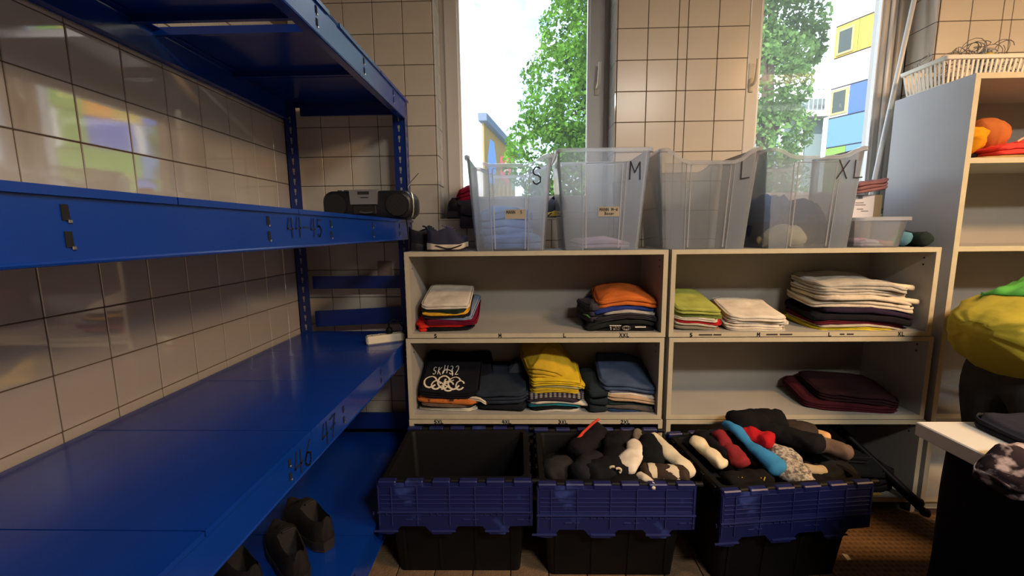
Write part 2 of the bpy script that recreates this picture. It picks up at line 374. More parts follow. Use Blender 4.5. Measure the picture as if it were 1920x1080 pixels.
# ------------------------------------------------------------------ ceiling lamps of the room, plus an added fill lamp
def ceiling_lamp(loc, col, energy, label, strength, lx=1.25, rods=0.):
    e = empty('ceiling_lamp', loc)
    MB().box(-lx / 2, lx / 2, -.09, .09, -.05, 0, .01).build('housing', M_WHITEP, e)
    MB().tube([(-lx / 2 + .03, 0, -.068), (lx / 2 - .03, 0, -.068)], .016, 12).build('tube', mat('lamp_tube_%d' % int(energy), (1, 1, 1), .5, emit=(col, strength)), e, True)
    for x in ((-.4, .4) if rods else ()): MB().tube([(x, 0, 0), (x, 0, rods)], .006, 8).build('rod', M_CHROME, e, True)
    d = bpy.data.lights.new('lamp_light', 'AREA'); d.shape = 'RECTANGLE'; d.size = lx; d.size_y = .3; d.energy = energy; d.color = col
    o = bpy.data.objects.new('lamp_light', d); COL.objects.link(o); o.parent = e; o.location = (0, 0, -.095)
    return tag(e, label, 'lamp')
ceiling_lamp((2.95, .1, ZC), (1, .56, .23), 98, 'warm fluorescent ceiling lamp above the tall shelf side of the room', 2)
ceiling_lamp((1.35, -.93, ZC), (1, .93, .84), 52, 'short white fluorescent ceiling lamp above the middle of the room', 2, lx=.7)
ceiling_lamp((3.6, -1.0, ZC), (1, .97, .93), 48, 'added unseen white fill lamp at the rear of the room', 2)  # added unseen fill, brightens the upper left wall

# ------------------------------------------------------------------ outside
struct(MB().box(-60, 80, YB + .4, 120, -1.6, -1.2).build('ground', mat('outdoor_ground', srgb(150, 148, 132), .9, var=.2, vscale=1)))
# right-hand block of flats: facade runs from far corner towards us
FO = Vector((15.2, 22.0, 0)); FD = Vector((.425, -.905, 0)); FN = Vector((-.905, -.425, 0))
blk = empty('apartment_block', FO)
tag(blk, 'pale apartment block with blue, yellow and white facade panels outside', 'building')
def fbox(mb, t0, t1, z0, z1, d0, d1):
    vs = []
    for d in (d0, d1):
        for z in (z0, z1):
            for tt in (t0, t1): vs.append(FD * tt + FN * d + Vector((0, 0, z)))
    mb.add(vs, [(0, 2, 3, 1), (4, 5, 7, 6), (0, 1, 5, 4), (1, 3, 7, 5), (3, 2, 6, 7), (2, 0, 4, 6)])
core = MB(); fbox(core, -.02, 14, -1.2, 16, -8, -.06); core.build('wall', mat('facade_core', srgb(58, 58, 58), .95), blk)
FC = {'w': mat('panel_white', srgb(176, 174, 170), .7), 'y': mat('panel_yellow', srgb(150, 130, 36), .7), 'b': mat('panel_blue', srgb(40, 76, 150), .7), 'c': mat('panel_light_blue', srgb(64, 104, 148), .7),
      'l': mat('panel_lime', srgb(86, 124, 36), .7), 'o': mat('panel_orange', srgb(176, 116, 20), .7)}
RZ = [-1.0, .45, 1.85, 2.45, 3.87, 5.27, 6.67, 8.05, 9.45, 10.9, 12.3, 13.7, 15.2]
LAY = {0: [(0, 14, 'w')], 1: [(0, 5, 'w'), (5, 14, 'l')], 2: [(0, 14, 'l')], 3: [(0, 1.2, 'l'), (1.2, 2.0, 'b'), (2.0, 3.8, 'l'), (3.8, 14, 'w')], 4: [(0, .9, 'l'), (.9, 1.7, 'c'), (1.7, 6, 'l'), (6, 14, 'b')],
       5: [(0, 1.75, 'c'), (1.75, 2.1, 'w'), (2.1, 3.7, 'b'), (3.7, 4.6, 'l'), (4.6, 5, 'w'), (5, 14, 'y')], 6: [(0, .85, 'w'), (.85, 1.75, 'b'), (1.75, 2.7, 'y'), (2.7, 3.7, 'o'), (3.7, 14, 'l')],
       7: [(0, 1.9, 'w'), (1.9, 3.2, 'b'), (3.2, 14, 'w')], 8: [(0, 1.0, 'y'), (1.0, 4, 'y'), (4, 14, 'l')], 9: [(0, 3, 'w'), (3, 14, 'w')], 10: [(0, 3, 'w'), (3, 14, 'b')], 11: [(0, 14, 'w')]}
for r, segs in LAY.items():
    for a, b_, c in segs:
        k = max(1, int(round((b_ - a) / 2.0))) if b_ - a > 3 else 1
        for q in range(k):
            m = MB(); fbox(m, a + (b_ - a) * q / k + .008, a + (b_ - a) * (q + 1) / k - .008, RZ[r] + .032, RZ[r + 1] - .032, -.05, 0); m.build('panel', FC[c], blk)
for z0, t0 in ((8.2 + 1.35, .12), (6.8, .08), (10.95 + 1.45, .3), (3.0, 2.3), (12.4, 2.5), (9.6, 5), (6.8, 6)):
    fr = MB(); fbox(fr, t0, t0 + .72, z0, z0 + 1.15, .0, .05); fr = fr.build('window', mat('flat_window_frame', srgb(150, 140, 80), .6), blk)
    pn = MB(); fbox(pn, t0 + .09, t0 + .63, z0 + .09, z0 + 1.06, .05, .056); pn.build('pane', mat('flat_window_pane', srgb(52, 62, 62), .6, spec=.1), fr)
# grey stair tower with white piers beside it
st = empty('stair_tower', (14.2, 23.2, -1.2))
tag(st, 'grey stair tower with white piers beside the apartment block', 'building')
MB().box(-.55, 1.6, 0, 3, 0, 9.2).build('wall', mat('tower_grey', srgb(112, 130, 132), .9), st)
for x in (-.62, .45): MB().box(x, x + .16, -.12, .0, 0, 8.2).build('pier', FC['w'], st)
MB().box(-.7, 1.6, -.5, 0, 8.2, 8.5).build('landing', FC['w'], st)
for k in range(9):
    MB().box(-.65 + k * .22, -.62 + k * .22, -.5, -.47, 8.5, 9.5).build('baluster', FC['w'], st)
MB().box(-.7, 1.4, -.52, -.45, 9.5, 9.58).build('rail', FC['w'], st)
MB().prism([(-.55, 9.2), (.55, 9.2), (-.35, 11.2)], .2, .5, lambda a, b, h: (a, h, b)).build('gable', FC['w'], st)
# left-hand low house with painted wall
hs = empty('painted_house', (-1.62, 18, -1.2))
tag(hs, 'white house with a flower mural on its side wall outside the left window', 'house')
HX = .55
def hq(u, d, z): return (u * .62 , d + u * .8, z)   # mural wall runs away to the right
MB().prism([(-4, 0), (0, 0), (0, 7.2), (-4, 6.8)], 0, 4, lambda a, b, h: (a, h, b)).build('wall', mat('house_white', srgb(238, 240, 238), .8), hs)
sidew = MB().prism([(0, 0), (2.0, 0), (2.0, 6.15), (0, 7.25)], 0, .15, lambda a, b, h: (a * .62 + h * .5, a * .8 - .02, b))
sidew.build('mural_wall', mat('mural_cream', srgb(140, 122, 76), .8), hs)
MB().prism([(-.15, 7.35), (2.25, 6.02), (2.25, 5.8), (-.15, 7.05)], -.12, .6, lambda a, b, h: (a * .62 + h * .5, a * .8 - .02, b)).build('roof', mat('slate_roof', srgb(92, 108, 132), .7), hs)
def mural(name, poly, c, off):
    return MB().prism(poly, 0, .02, lambda a, b, h: (a * .62 + (h + .155 + off) * .5, a * .8 - .02, b)).build(name, mat('mural_%s' % name, srgb(*c), .8), hs)
mural('painted_figure', [(.25, 4.6), (.55, 4.5), (.75, 5.4), (.6, 6.3), (.35, 6.4), (.2, 5.6)], (110, 150, 215), 0)
mural('painted_flower', [(1.35 + (.38 + .07 * cos(5 * a)) * cos(a), 5.3 + (.62 + .1 * cos(5 * a)) * sin(a)) for a in [2 * pi * k / 30 for k in range(30)]], (214, 110, 120), 0)
mural('painted_flower_centre', [(1.35 + .16 * cos(a), 5.3 + .26 * sin(a)) for a in [2 * pi * k / 14 for k in range(14)]], (240, 200, 190), .012)
for k in range(4): mural('painted_stem', [(.8 + .28 * k, 3.6), (.9 + .28 * k, 3.6), (.95 + .28 * k, 4.6), (.87 + .28 * k, 4.6)], (206, 164, 70), 0)
mural('painted_window', [(1.72, 4.4), (1.95, 4.4), (1.95, 5.6), (1.72, 5.6)], (150, 176, 150), 0)

def leaf_mat(name, c):
    m = bpy.data.materials.new(name); m.use_nodes = True; t = m.node_tree; t.nodes.clear()
    out = t.nodes.new('ShaderNodeOutputMaterial'); df = t.nodes.new('ShaderNodeBsdfDiffuse'); tl = t.nodes.new('ShaderNodeBsdfTranslucent'); mx = t.nodes.new('ShaderNodeMixShader')
    mx.inputs[0].default_value = .45
    tc = t.nodes.new('ShaderNodeTexCoord'); n = t.nodes.new('ShaderNodeTexNoise'); n.inputs['Scale'].default_value = 1.3; n.inputs['Detail'].default_value = 6
    r = t.nodes.new('ShaderNodeValToRGB'); r.color_ramp.elements[0].position = .35; r.color_ramp.elements[1].position = .68
    r.color_ramp.elements[0].color = (*[x * .55 for x in c], 1); r.color_ramp.elements[1].color = (*[min(1, x * 1.5) for x in c], 1)
    t.links.new(tc.outputs['Object'], n.inputs['Vector']); t.links.new(n.outputs['Fac'], r.inputs['Fac'])
    t.links.new(r.outputs['Color'], df.inputs[0]); t.links.new(r.outputs['Color'], tl.inputs[0])
    t.links.new(df.outputs[0], mx.inputs[1]); t.links.new(tl.outputs[0], mx.inputs[2]); t.links.new(mx.outputs[0], out.inputs[0])
    return m
def tree(name, base, blobs, n, size, lm, label, trunk=True):
    e = empty(name, base); rng = np.random.RandomState(len(label))
    vol = np.array([r[3] ** 2 for r in blobs]); vol = vol / vol.sum()
    P = []
    for (x, y, z, r), w in zip(blobs, vol):
        k = int(n * w * 1.0); d = rng.normal(size=(k, 3)); d /= np.linalg.norm(d, axis=1)[:, None]
        # clumps
        cl = rng.normal(size=(26, 3)); cl /= np.linalg.norm(cl, axis=1)[:, None]
        near = np.max(d @ cl.T, axis=1)
        rad = r * (.62 + .42 * np.clip((near - .80) / .2, 0, 1)) * (.80 + .2 * rng.rand(k))
        P.append(np.array([x, y, z]) + d * rad[:, None])
    P = np.concatenate(P) - np.array(base); k = len(P)
    a = rng.normal(size=(k, 3)); a /= np.linalg.norm(a, axis=1)[:, None]
    b = rng.normal(size=(k, 3)); b -= a * (a * b).sum(1)[:, None]; b /= np.linalg.norm(b, axis=1)[:, None]
    sz = size * (.6 + .8 * rng.rand(k))[:, None]
    V = np.stack([P - a * sz * .5, P + b * sz * .28, P + a * sz * .5, P - b * sz * .28], 1).reshape(-1, 3)
    me = bpy.data.meshes.new('foliage'); me.vertices.add(4 * k); me.vertices.foreach_set('co', V.ravel())
    me.loops.add(4 * k); me.loops.foreach_set('vertex_index', np.arange(4 * k)); me.polygons.add(k)
    me.polygons.foreach_set('loop_start', np.arange(0, 4 * k, 4)); me.update(calc_edges=True); me.validate()
    me.materials.append(lm); o = bpy.data.objects.new('foliage', me); COL.objects.link(o); o.parent = e; o['kind'] = 'stuff'
    if trunk:
        zt = max(q[2] for q in blobs) - base[2]
        MB().tube([(0, 0, 0), (.1, 0, zt * .4), (.0, .1, zt * .9)], [.28, .2, .06], 10).build('trunk', mat('bark', srgb(84, 72, 58), .9), e, True)
        for q in blobs:
            d = Vector(q[:3]) - Vector(base)
            MB().tube([(.05, 0, min(zt * .45, d.z * .55)), tuple(d * .98)], [.1, .03], 6).build('branch', mat('bark', (0, 0, 0)), e, True)
    return tag(e, label, 'tree')
LM1 = leaf_mat('leaf_bright', srgb(84, 126, 46)); LM2 = leaf_mat('leaf_pale', srgb(96, 128, 72)); LM3 = leaf_mat('leaf_conifer', srgb(108, 128, 92))
tree('broadleaf_tree', (2.6, 13.6, -1.2), [(2.9, 13.6, 9.6, 2.2), (2.3, 13.2, 7.4, 1.9), (3.6, 13.6, 6.4, 2.2), (1.5, 13.2, 5.3, 1.6), (2.6, 12.9, 4.4, 1.9), (.75, 13.0, 3.6, 1.35), (1.8, 12.8, 2.4, 1.6), (.5, 12.8, 1.7, 1.1), (3.6, 13.2, 2.6, 2.0)],
     42000, .15, LM1, 'tall bright green broadleaf tree outside the left window')
tree('broadleaf_tree', (6.3, 11.4, -1.2), [(6.0, 11.4, 3.2, 1.5), (5.9, 11.3, 5.1, 1.35), (6.5, 11.6, 6.6, 1.15), (7.2, 11.8, 6.0, .75), (6.0, 11.4, 7.8, 1.3), (6.1, 11.4, 1.4, 1.5)],
     22000, .13, LM2, 'pale green tree in front of the stair tower outside the right window')
tree('conifer', (-3.0, 12.5, -1.2), [(-2.5, 12.5, 8.7, .75), (-2.75, 12.5, 4.2, .9), (-2.75, 12.5, 5.8, .8), (-3.2, 12.6, 6.5, 1.1), (-3.2, 12.6, 3, 1.2)], 4500, .2, LM3, 'sparse conifer at the left edge of the left window view')

# ------------------------------------------------------------------ blue steel rack on left wall
RX0, RX1, RY0, RY1 = -1.172, -.57, -1.1, 2.2
rack = empty('steel_rack', (0, 0, 0))
tag(rack, 'blue enamelled steel shelving rack along the white tiled wall', 'rack')
def post(x0, x1, y0, y1, sx, sy):
    p = MB(); tk = .003                 # L-section upright, flanges along x (front) and y
    p.box(x0, x1, y0 if sy > 0 else y1 - tk, y0 + tk if sy > 0 else y1, 0, 1.992)
    p.box(x1 - tk if sx > 0 else x0, x1 if sx > 0 else x0 + tk, y0, y1, 0, 1.992)
    o = p.build('upright', M_BLUEPOST, rack)
    sl = MB(); z = .1
    while z < 1.95:
        for dz, w, h in ((0, .010, .016), (-.014, .005, .016)):
            xc = (x0 + x1) / 2; yy = y0 - .0006 if sy > 0 else y0 - .0006
            sl.box(xc - w / 2, xc + w / 2, yy, yy + .0004, z + dz - h / 2, z + dz + h / 2)
            yc = (y0 + y1) / 2; xx = x1 + .0006
            if sx > 0: sl.box(xx - .0004, xx, yc - w / 2, yc + w / 2, z + dz - h / 2, z + dz + h / 2)
        z += .05
    sl.build('slot_row', mat('slot_pale', srgb(150, 150, 150), .7), o)['kind'] = 'stuff'
post(-1.176, -1.115, 2.135, 2.195, -1, 1); post(-.634, -.575, 2.135, 2.195, 1, 1)
post(-1.176, -1.115, -1.12, -1.06, -1, 1); post(-.634, -.575, -1.12, -1.06, 1, 1)
for z0, z1, dz in ((1.043, 1.109, 0), (.837, .922, .022), (.259, .35, 0), (1.92, 1.97, 0)):
    MB().prism([(-1.11, z0), (-.64, z0 + dz), (-.64, z1 + dz), (-1.11, z1)], 2.17, 2.182, lambda a, b, h: (a, h, b)).build('cross_brace', M_BLUEPOST, rack)
def beam(x, z0, z1, y0, y1, front):
    b = MB(); s = 1 if front else -1; t = .0022
    b.box(min(x, x - s * t), max(x, x - s * t), y0, y1, z0, z1)                    # web
    b.box(min(x, x - s * .03), max(x, x - s * .03), y0, y1, z0, z0 + t)            # lower lip
    b.box(min(x + s * .004, x - s * .03), max(x + s * .004, x - s * .03), y0, y1, z1 - t, z1)
    b.tube([(x - s * .002, y0, z0 + .003), (x - s * .002, y1, z0 + .003)], .004, 8)
    b.tube([(x - s * .001, y0, z1 - .004), (x - s * .001, y1, z1 - .004)], .0042, 8)
    o = b.build('beam', M_BLUE, rack)
    if front:
        me = None
        tabs = MB()
        for y in (-.6, -.1, .515, .935, 1.245, 1.60, 1.95):
            for k in (.30, .66):
                zc = z1 - (z1 - z0) * k
                if me is None:
                    me = MB().box(0, .0012, -.0045, .0045, -.010, .010).mesh('slot'); me.materials.append(M_DARKSLOT)
                link_mesh('slot', me, o, (x + .0004, y, zc))
                tabs.box(x + .0006, x + .003, y + .0015, y + .0065, zc - .0135, zc - .0085, .0008)
        tabs.build('slot_tab', M_CHROME, o)['kind'] = 'stuff'
    return o
def deck(ztop, y0, y1, step, skip=(), lip=True, th=.022, gap=.0016):
    y = y1
    k = 0
    while y > y0 + .01:
        ya = max(y - step, y0)
        if k not in skip:
            d = MB(); t = .0015
            d.box(RX0 + .01, RX1 + .006, ya + gap, y - gap, ztop - t, ztop)
            d.box(RX0 + .01, RX1 - .004, ya + gap, ya + gap + t, ztop - th, ztop - t)
            d.box(RX0 + .01, RX1 - .004, y - gap - t, y - gap, ztop - th, ztop - t)
            d.box(RX0 + .01, RX1 - .004, ya + gap, ya + gap + .015, ztop - th - t, ztop - th)
            d.box(RX0 + .01, RX1 - .004, y - gap - .015, y - gap, ztop - th - t, ztop - th)
            if lip: d.box(RX1 + .0045, RX1 + .006, ya + gap, y - gap, ztop - .012, ztop - t)
            d.build('deck_panel', M_BLUE, rack)
        y = ya; k += 1
levels = {'top': (1.889, 1.981), 'mid': (1.299, 1.392), 'low': (.715, .812), 'base': (.098, .228)}
for nme, (z0, z1) in levels.items():
    f_ = beam(RX1, z0, z1, RY0, 2.135, True); b_ = beam(RX0 + .006, z0, z1, RY0, 2.135, False)
    if nme == 'mid':
        u, v, n = (0, 1, 0), (0, 0, 1), (1, 0, 0)
        write(MB(), '44-45', (RX1 + .0012, 1.01, 1.327), u, v, n, .046, .03, .25, .09, .03).build('lettering', mat('marker_worn', srgb(14, 26, 70), .8), f_)
    if nme == 'low':
        u, v, n = (0, 1, 0), (0, 0, 1), (1, 0, 0)
        write(MB(), '46', (RX1 + .0012, .955, .728), u, v, n, .062, .042, .15, .08, .03).build('lettering', M_INKBLUE, f_)
        write(MB(), '47', (RX1 + .0012, 1.10, .732), u, v, n, .062, .042, .15, .08, .03).build('lettering', M_INKBLUE, f_)

deck(1.985, 1.775, 2.185, .41)
deck(1.985, 1.388, 1.77, .382)
deck(1.985, RY0, 1.322, .375)
deck(1.396, RY0, 2.185, .375)
deck(.816, RY0, 2.16, .375)
deck(.232, RY0, 2.185, .8)

# ------------------------------------------------------------------ open shelf units
YF = 1.86; YBK = 2.222
def unit(name, x0, x1, z0, z1, label, plinth=0., base_board=True, tdk=.02):
    e = empty('shelf_unit', ((x0 + x1) / 2, YF, z0)); hw = (x1 - x0) / 2; h = z1 - z0; D = YBK - YF; ed = .002
    def panel(nm, a, b, c, d, back=0.):
        o = MB().box(a, b, ed, D - .004 - back, c, d).build(nm, M_LAMINATE, e)
        MB().box(a, b, 0, ed, c, d).build('edge_band', M_EDGE, o); return o
    panel('side_panel', -hw, -hw + tdk, 0, h); panel('side_panel', hw - tdk, hw, 0, h)
    panel('top_panel', -hw + tdk, hw - tdk, h - tdk, h)
    bo = panel('bottom_panel', -hw + tdk, hw - tdk, plinth, plinth + tdk)
    if plinth: MB().box(-hw + tdk, hw - tdk, .03, .045, 0, plinth).build('plinth', mat('plinth_dark', srgb(60, 50, 42), .8), e)
    MB().box(-hw + tdk, hw - tdk, D - .012, D - .004, plinth + tdk, h - tdk).build('back_panel', M_BACKP, e)
    hs_ = MB()
    for s in (-1, 1):
        for zz in (.045, .075):
            hs_.box(*sorted((s * (hw - tdk), s * (hw - tdk - .0008))), .05, .057, h - zz - .007, h - zz)
    hs_.build('peg_holes', M_DARKSLOT, e)
    tag(e, label, 'shelf', 'stacked open shelf units under the windows')
    return e, bo
unit('u', -.529, .645, .853, 1.247, 'grey open shelf unit topmost of its stack, under the S and M boxes')
ul2, ul2b = unit('u', -.538, .642, .461, .849, 'grey open shelf unit in the middle of its stack, holding dark and yellow folded shirts')
ul3, _ = unit('u', -.54, .648, 0, .457, 'grey open shelf unit at the bottom of its stack, behind the empty crate', .05)
unit('u', .66, 1.818, .853, 1.247, 'grey open shelf unit topmost of its stack, under the L and XL boxes')
unit('u', .664, 1.834, .461, .849, 'grey open shelf unit in the middle of its stack, holding only maroon clothes')
unit('u', .666, 1.845, 0, .457, 'grey open shelf unit at the bottom of its stack, behind the crate of colourful socks', .05)
def units(): return [o for o in COL.objects if o.name.startswith('shelf_unit')]
US = units()
def shelf_text(unit_o, items, z, h=.016):
    m = MB()
    for tx, x in items:
        write(m, tx, (x - unit_o.location.x, -.0007, z - unit_o.location.z), (1, 0, 0), (0, 0, 1), (0, -1, 0), h, h * .75, .3, .2, .05)
    m.build('lettering', M_INK, unit_o)
shelf_text(US[0], [('S', -.405), ('M', -.11), ('L', .185), ('XXL', .44)], .855)
shelf_text(US[2], [('5XL', -.42), ('4XL', -.1), ('3XL', .165), ('2XL', .455)], .439)
shelf_text(US[3], [('S', .755), ('M', 1.055), ('L', 1.37), ('XL', 1.675)], .855)
m = MB()
for x, w in ((.795, .06), (.86, .035), (1.095, .05), (1.155, .055), (1.42, .02), (1.45, .03)): m.box(x - US[3].location.x, x + w - US[3].location.x, -.0006, 0, .006, .013)
m.build('ink_blot', mat('ink_faded', srgb(60, 52, 50), .8), US[3])
MB().box(1.0 - US[5].location.x, 1.12 - US[5].location.x, -.0012, -.0002, .438, .456).build('tape', mat('tape_yellow', srgb(226, 190, 30), .5), US[5])

# tall shelf
TX0, TX1, TZ = 1.862, 2.78, 1.957
ts = empty('tall_shelf', (TX0, YF - .005, 0)); tag(ts, 'tall grey open bookshelf reaching up beside the right window', 'shelf')
TDp = 2.236 - YF; tk = .022
def tp(nm, a, b, c, d):
    o = MB().box(a, b, .002, TDp, c, d).build(nm, mat('shelf_side_grey', srgb(182, 184, 186), .45, var=.03, vscale=4) if nm == 'side_panel' else M_LAMINATE, ts); MB().box(a, b, 0, .002, c, d).build('edge_band', M_EDGE, o)
tp('side_panel', 0, tk, 0, TZ); tp('side_panel', TX1 - TX0 - tk, TX1 - TX0, 0, TZ); tp('top_panel', tk, TX1 - TX0 - tk, TZ - tk, TZ)
for z in (.055, .468, .838, 1.228, 1.598): tp('shelf_board', tk, TX1 - TX0 - tk, z, z + tk)
MB().box(tk, TX1 - TX0 - tk, .03, .045, 0, .055).build('plinth', M_EDGE, ts)
MB().box(tk, TX1 - TX0 - tk, TDp - .01, TDp - .002, .077, TZ - tk).build('back_panel', M_BACKP, ts)

# ------------------------------------------------------------------ folded clothes
def ss(a, b, x):
    t = min(1, max(0, (x - a) / (b - a))); return t * t * (3 - 2 * t)
def garment(name, label, x, y, z, w, d, h, rot, m, warp, seed=0, layers=2, wr=.007, group=None, cat='shirt', sq=7.0, peak=0., edge=.004, K=60):
    hw, hd = w / 2, d / 2; rs = []; ca, sa = cos(rot), sin(rot)
    def outline(k, off=0.):
        a = 2 * pi * k / K; c, s = cos(a), sin(a)
        r = 1 + .05 * nz(cos(a) * 1.7 + seed * 3.1, sin(a) * 1.7 + seed)
        ox = (hw * r + off) * math.copysign(abs(c) ** (2 / sq), c); oy = (hd * r + off) * math.copysign(abs(s) ** (2 / sq), s)
        return ox, oy
    def P(ox, oy, zz):
        wx, wy = x + ox * ca - oy * sa, y + ox * sa + oy * ca
        return (wx - x, wy - y, zz + warp(wx, wy))
    def topz(ox, oy):
        q = nz(ox * 9 + seed * 5, oy * 14 + seed * 2, seed) + .5 * nz(ox * 26 + seed, oy * 20)
        dd = 1 - min(1, max(abs(ox) / hw, abs(oy) / hd)) ** 2
        return h + wr * q + peak * dd
    prof = [(-.004, 0, 1)]
    for L in range(layers):
        for t in (.12, .35, .65, .88):
            prof.append((edge * (sin(pi * t) ** .6) - edge * .6, 1 - (L + t) / layers, 0))
        if L < layers - 1: prof.append((-edge * 1.6, 1 - (L + 1) / layers, 0))
    for sc in (.03, .22, .42, .6, .76, .88, .95):
        r = []
        for k in range(K):
            ox, oy = outline(k); ox *= sc; oy *= sc; r.append(P(ox, oy, topz(ox, oy)))
        rs.append(r)
    for off, t, _ in prof:
        r = []
        for k in range(K):
            ox, oy = outline(k, off + .002 * nz(k * .3, t * 4 + seed)); zt = topz(ox * .97, oy * .97)
            tt = t + .10 * nz(ox * 14 + seed, oy * 14, t * 3) * (1 if 0 < t < 1 else 0)
            r.append(P(ox, oy, zt * tt))
        rs.append(r)
    for sc in (.9, .5, .03):
        rs.append([P(outline(k)[0] * sc, outline(k)[1] * sc, 0) for k in range(K)])
    o = MB().rings(rs).build(name, m, None, 180, (x, y, z)) if m else None
    if o: tag(o, label, cat, group)
    def surf(wx, wy):
        dx, dy = wx - x, wy - y; ox, oy = dx * ca + dy * sa, -dx * sa + dy * ca
        return z + topz(ox, oy) + warp(wx, wy)
    return o, surf
ORD = ['bottom', 'second from the bottom', 'third from the bottom', 'fourth from the bottom', 'fifth from the bottom', 'sixth from the bottom', 'seventh from the bottom', 'eighth from the bottom', 'ninth from the bottom']
def stack(xc, yf, z, items, warp, where, seed):
    surf = None; last = None; n = len(items)
    for i, it in enumerate(items):
        colname, m, w, d, h = it[:5]; dx = it[5] if len(it) > 5 else 0; kw = it[6] if len(it) > 6 else {}
        dx += random.uniform(-.008, .008); dy = kw.pop('dy', random.uniform(-.004, .012)); kw.setdefault('layers', random.choice((1, 2, 2, 3)) if h > .015 else random.choice((1, 2))); rot = kw.pop('rot', random.uniform(-.09, .09)); thing = kw.pop('thing', 'shirt')
        pos = 'top' if i == n - 1 and n > 1 else ORD[i]
        lab = '%s folded %s, %s of the pile %s' % (colname, thing, pos, where) if pos in ('top', 'bottom') else '%s folded %s, %s in the pile %s' % (colname, thing, pos, where)
        o, surf = garment('folded_' + thing.replace(' ', '_').replace('-', '_'), lab, xc + dx, yf + d / 2 + dy, z, w, d, h, rot, m, warp, seed + i * 1.37, group='folded clothes on the shelf units', cat=thing.split()[-1], **kw)
        z += h; last = o
    return last, surf, z
W_ = (212, 204, 190)
def tiltw(yf, k, sag=0., xc=0., side=0.): return lambda x, y: k * max(0, y - yf) - sag * max(0, yf + .05 - y) ** 2 * 20 + side * (x - xc) - .25 * sag * 0
# A
yf = 1.895
stack(-.365, yf, .873, [('black', fab(26, 26, 32), .24, .27, .02), ('bright red', fab(196, 40, 34), .25, .26, .011, -.015), ('maroon', fab(112, 22, 48), .255, .29, .021, .02),
  ('pale blue', fab(128, 146, 170), .235, .28, .012, .015), ('black', fab(30, 30, 34), .225, .27, .009), ('yellow', fab(224, 170, 50), .22, .27, .012, 0), ('dark green', fab(40, 52, 44), .215, .26, .016), ('off-white', fab(*W_), .225, .255, .022, -.003, dict(wr=.006))],
  tiltw(yf, .26), 'above the S mark', 3)
tag(garment('red_sleeve', '', -.468, 1.95, .873, .06, .1, .03, .3, fab(206, 44, 36), lambda a, b: 0, 2.2)[0], 'bright red sleeve end sticking out beside the pile above the S mark', 'sleeve')
# B
yb_ = 1.89
_, sB, _ = stack(.468, yb_, .873, [('black printed', fab(24, 24, 26), .31, .27, .032, .0, dict(wr=.006)), ('black and green', fab(34, 40, 36), .33, .29, .028, -.005, dict(wr=.008)), ('charcoal', fab(50, 50, 54), .31, .28, .022, .01, dict(wr=.007)),
  ('pale grey', fab(176, 172, 162), .26, .27, .014, .03), ('royal blue', fab(44, 62, 132), .29, .28, .022, .0, dict(wr=.006)), ('orange', fab(206, 110, 48), .275, .28, .036, .015, dict(wr=.008, peak=.018))],
  lambda x, y: .12 * max(0, y - yb_) - 1.2 * (x - .49) ** 2, 'above the XXL mark', 5)
g1, _ = garment('crumpled_jersey', 'grey and black crumpled jersey bulging from the pile above the XXL mark', .345, 2.02, .905, .11, .2, .085, .2, fab(66, 64, 72), lambda a, b: 0, 9.1, 3, .012, cat='shirt', peak=.01)
MB().tube([(.02, -.099, -.005), (-.02, -.102, .02), (-.042, -.085, .035), (-.05, -.03, .03)], .004, 6).tube([(.02, -.099, -.005), (.05, -.1, -.012)], .004, 6).build('green_trim', fab(112, 168, 96), g1, True)
pr = MB(); fo = Vector((.40, 1.8855, .882))
write(pr, '1933', fo, (1, 0, 0), (0, 0, 1), (0, -1, 0), .014, .010, .25, .22)
for k in range(5): pr.ribbon([(.018 * k * .6, .019), (.018 * k * .6 + .006, .019)], .004, Vector((1, 0, 0)), Vector((0, 0, 1)), fo, Vector((0, -1, 0)))
pr.ribbon(arc(.075, .008, .016, .008, 0, 360, 10), .006, Vector((1, 0, 0)), Vector((0, 0, 1)), fo, Vector((0, -1, 0)))
for k in range(4): pr.ribbon([(.118 + .012 * k, .012), (.125 + .012 * k, .012)], .006, Vector((1, 0, 0)), Vector((0, 0, 1)), fo, Vector((0, -1, 0)))
pobj = pr.build('print', mat('print_white', srgb(220, 216, 205), .8)); bpar = [o for o in COL.objects if o.get('label', '').startswith('black printed folded shirt, bottom')][0]
pobj.parent = bpar; pobj.location = -Vector(bpar.location)
# C
yc = 1.89
wc = lambda x, y: .10 * max(0, y - yc)
stack(-.36, yc, .481, [('white', fab(206, 200, 180), .29, .28, .018), ('black', fab(24, 24, 28), .28, .27, .009, -.01), ('brown-grey', fab(124, 104, 88), .26, .27, .014), ('orange patterned', pattern_mat('orange_print', (196, 112, 52), (60, 40, 34), 'n', 30, lo=.56, hi=.6), .30, .27, .02, .01)],
  wc, 'above the 5XL mark', 7)
wc2 = lambda x, y: .52 * max(0, y - yc) + .05 * max(0, -.33 - x)
oC, sC = garment('folded_t_shirt', 'black folded t-shirt with white floral print and lettering, leaning above the 5XL mark', -.355, yc + .13, .542, .29, .25, .034, 0, fab(22, 22, 28), wc2, 4.4, 3, .007, cat='shirt', group='folded clothes on the shelf units')
def on_surf(mb, sf, pts2, wd, x0, y0, sx, sy, lift=.003):
    """strokes drawn over a cloth surface: pts in 0..1 mapped to x,y of the cloth"""
    P_ = []
    for a, b in pts2: P_.append((x0 + a * sx, y0 + b * sy))
    Q = []
    for (ax, ay), (bx, by) in zip(P_[:-1], P_[1:]):
        for k in range(4): Q.append((ax + (bx - ax) * k / 4, ay + (by - ay) * k / 4))
    Q.append(P_[-1])
    V3 = [Vector((a, b, sf(a, b) + lift)) for a, b in Q]
    mb.tube(V3, wd, 5, .35)
pm = MB()
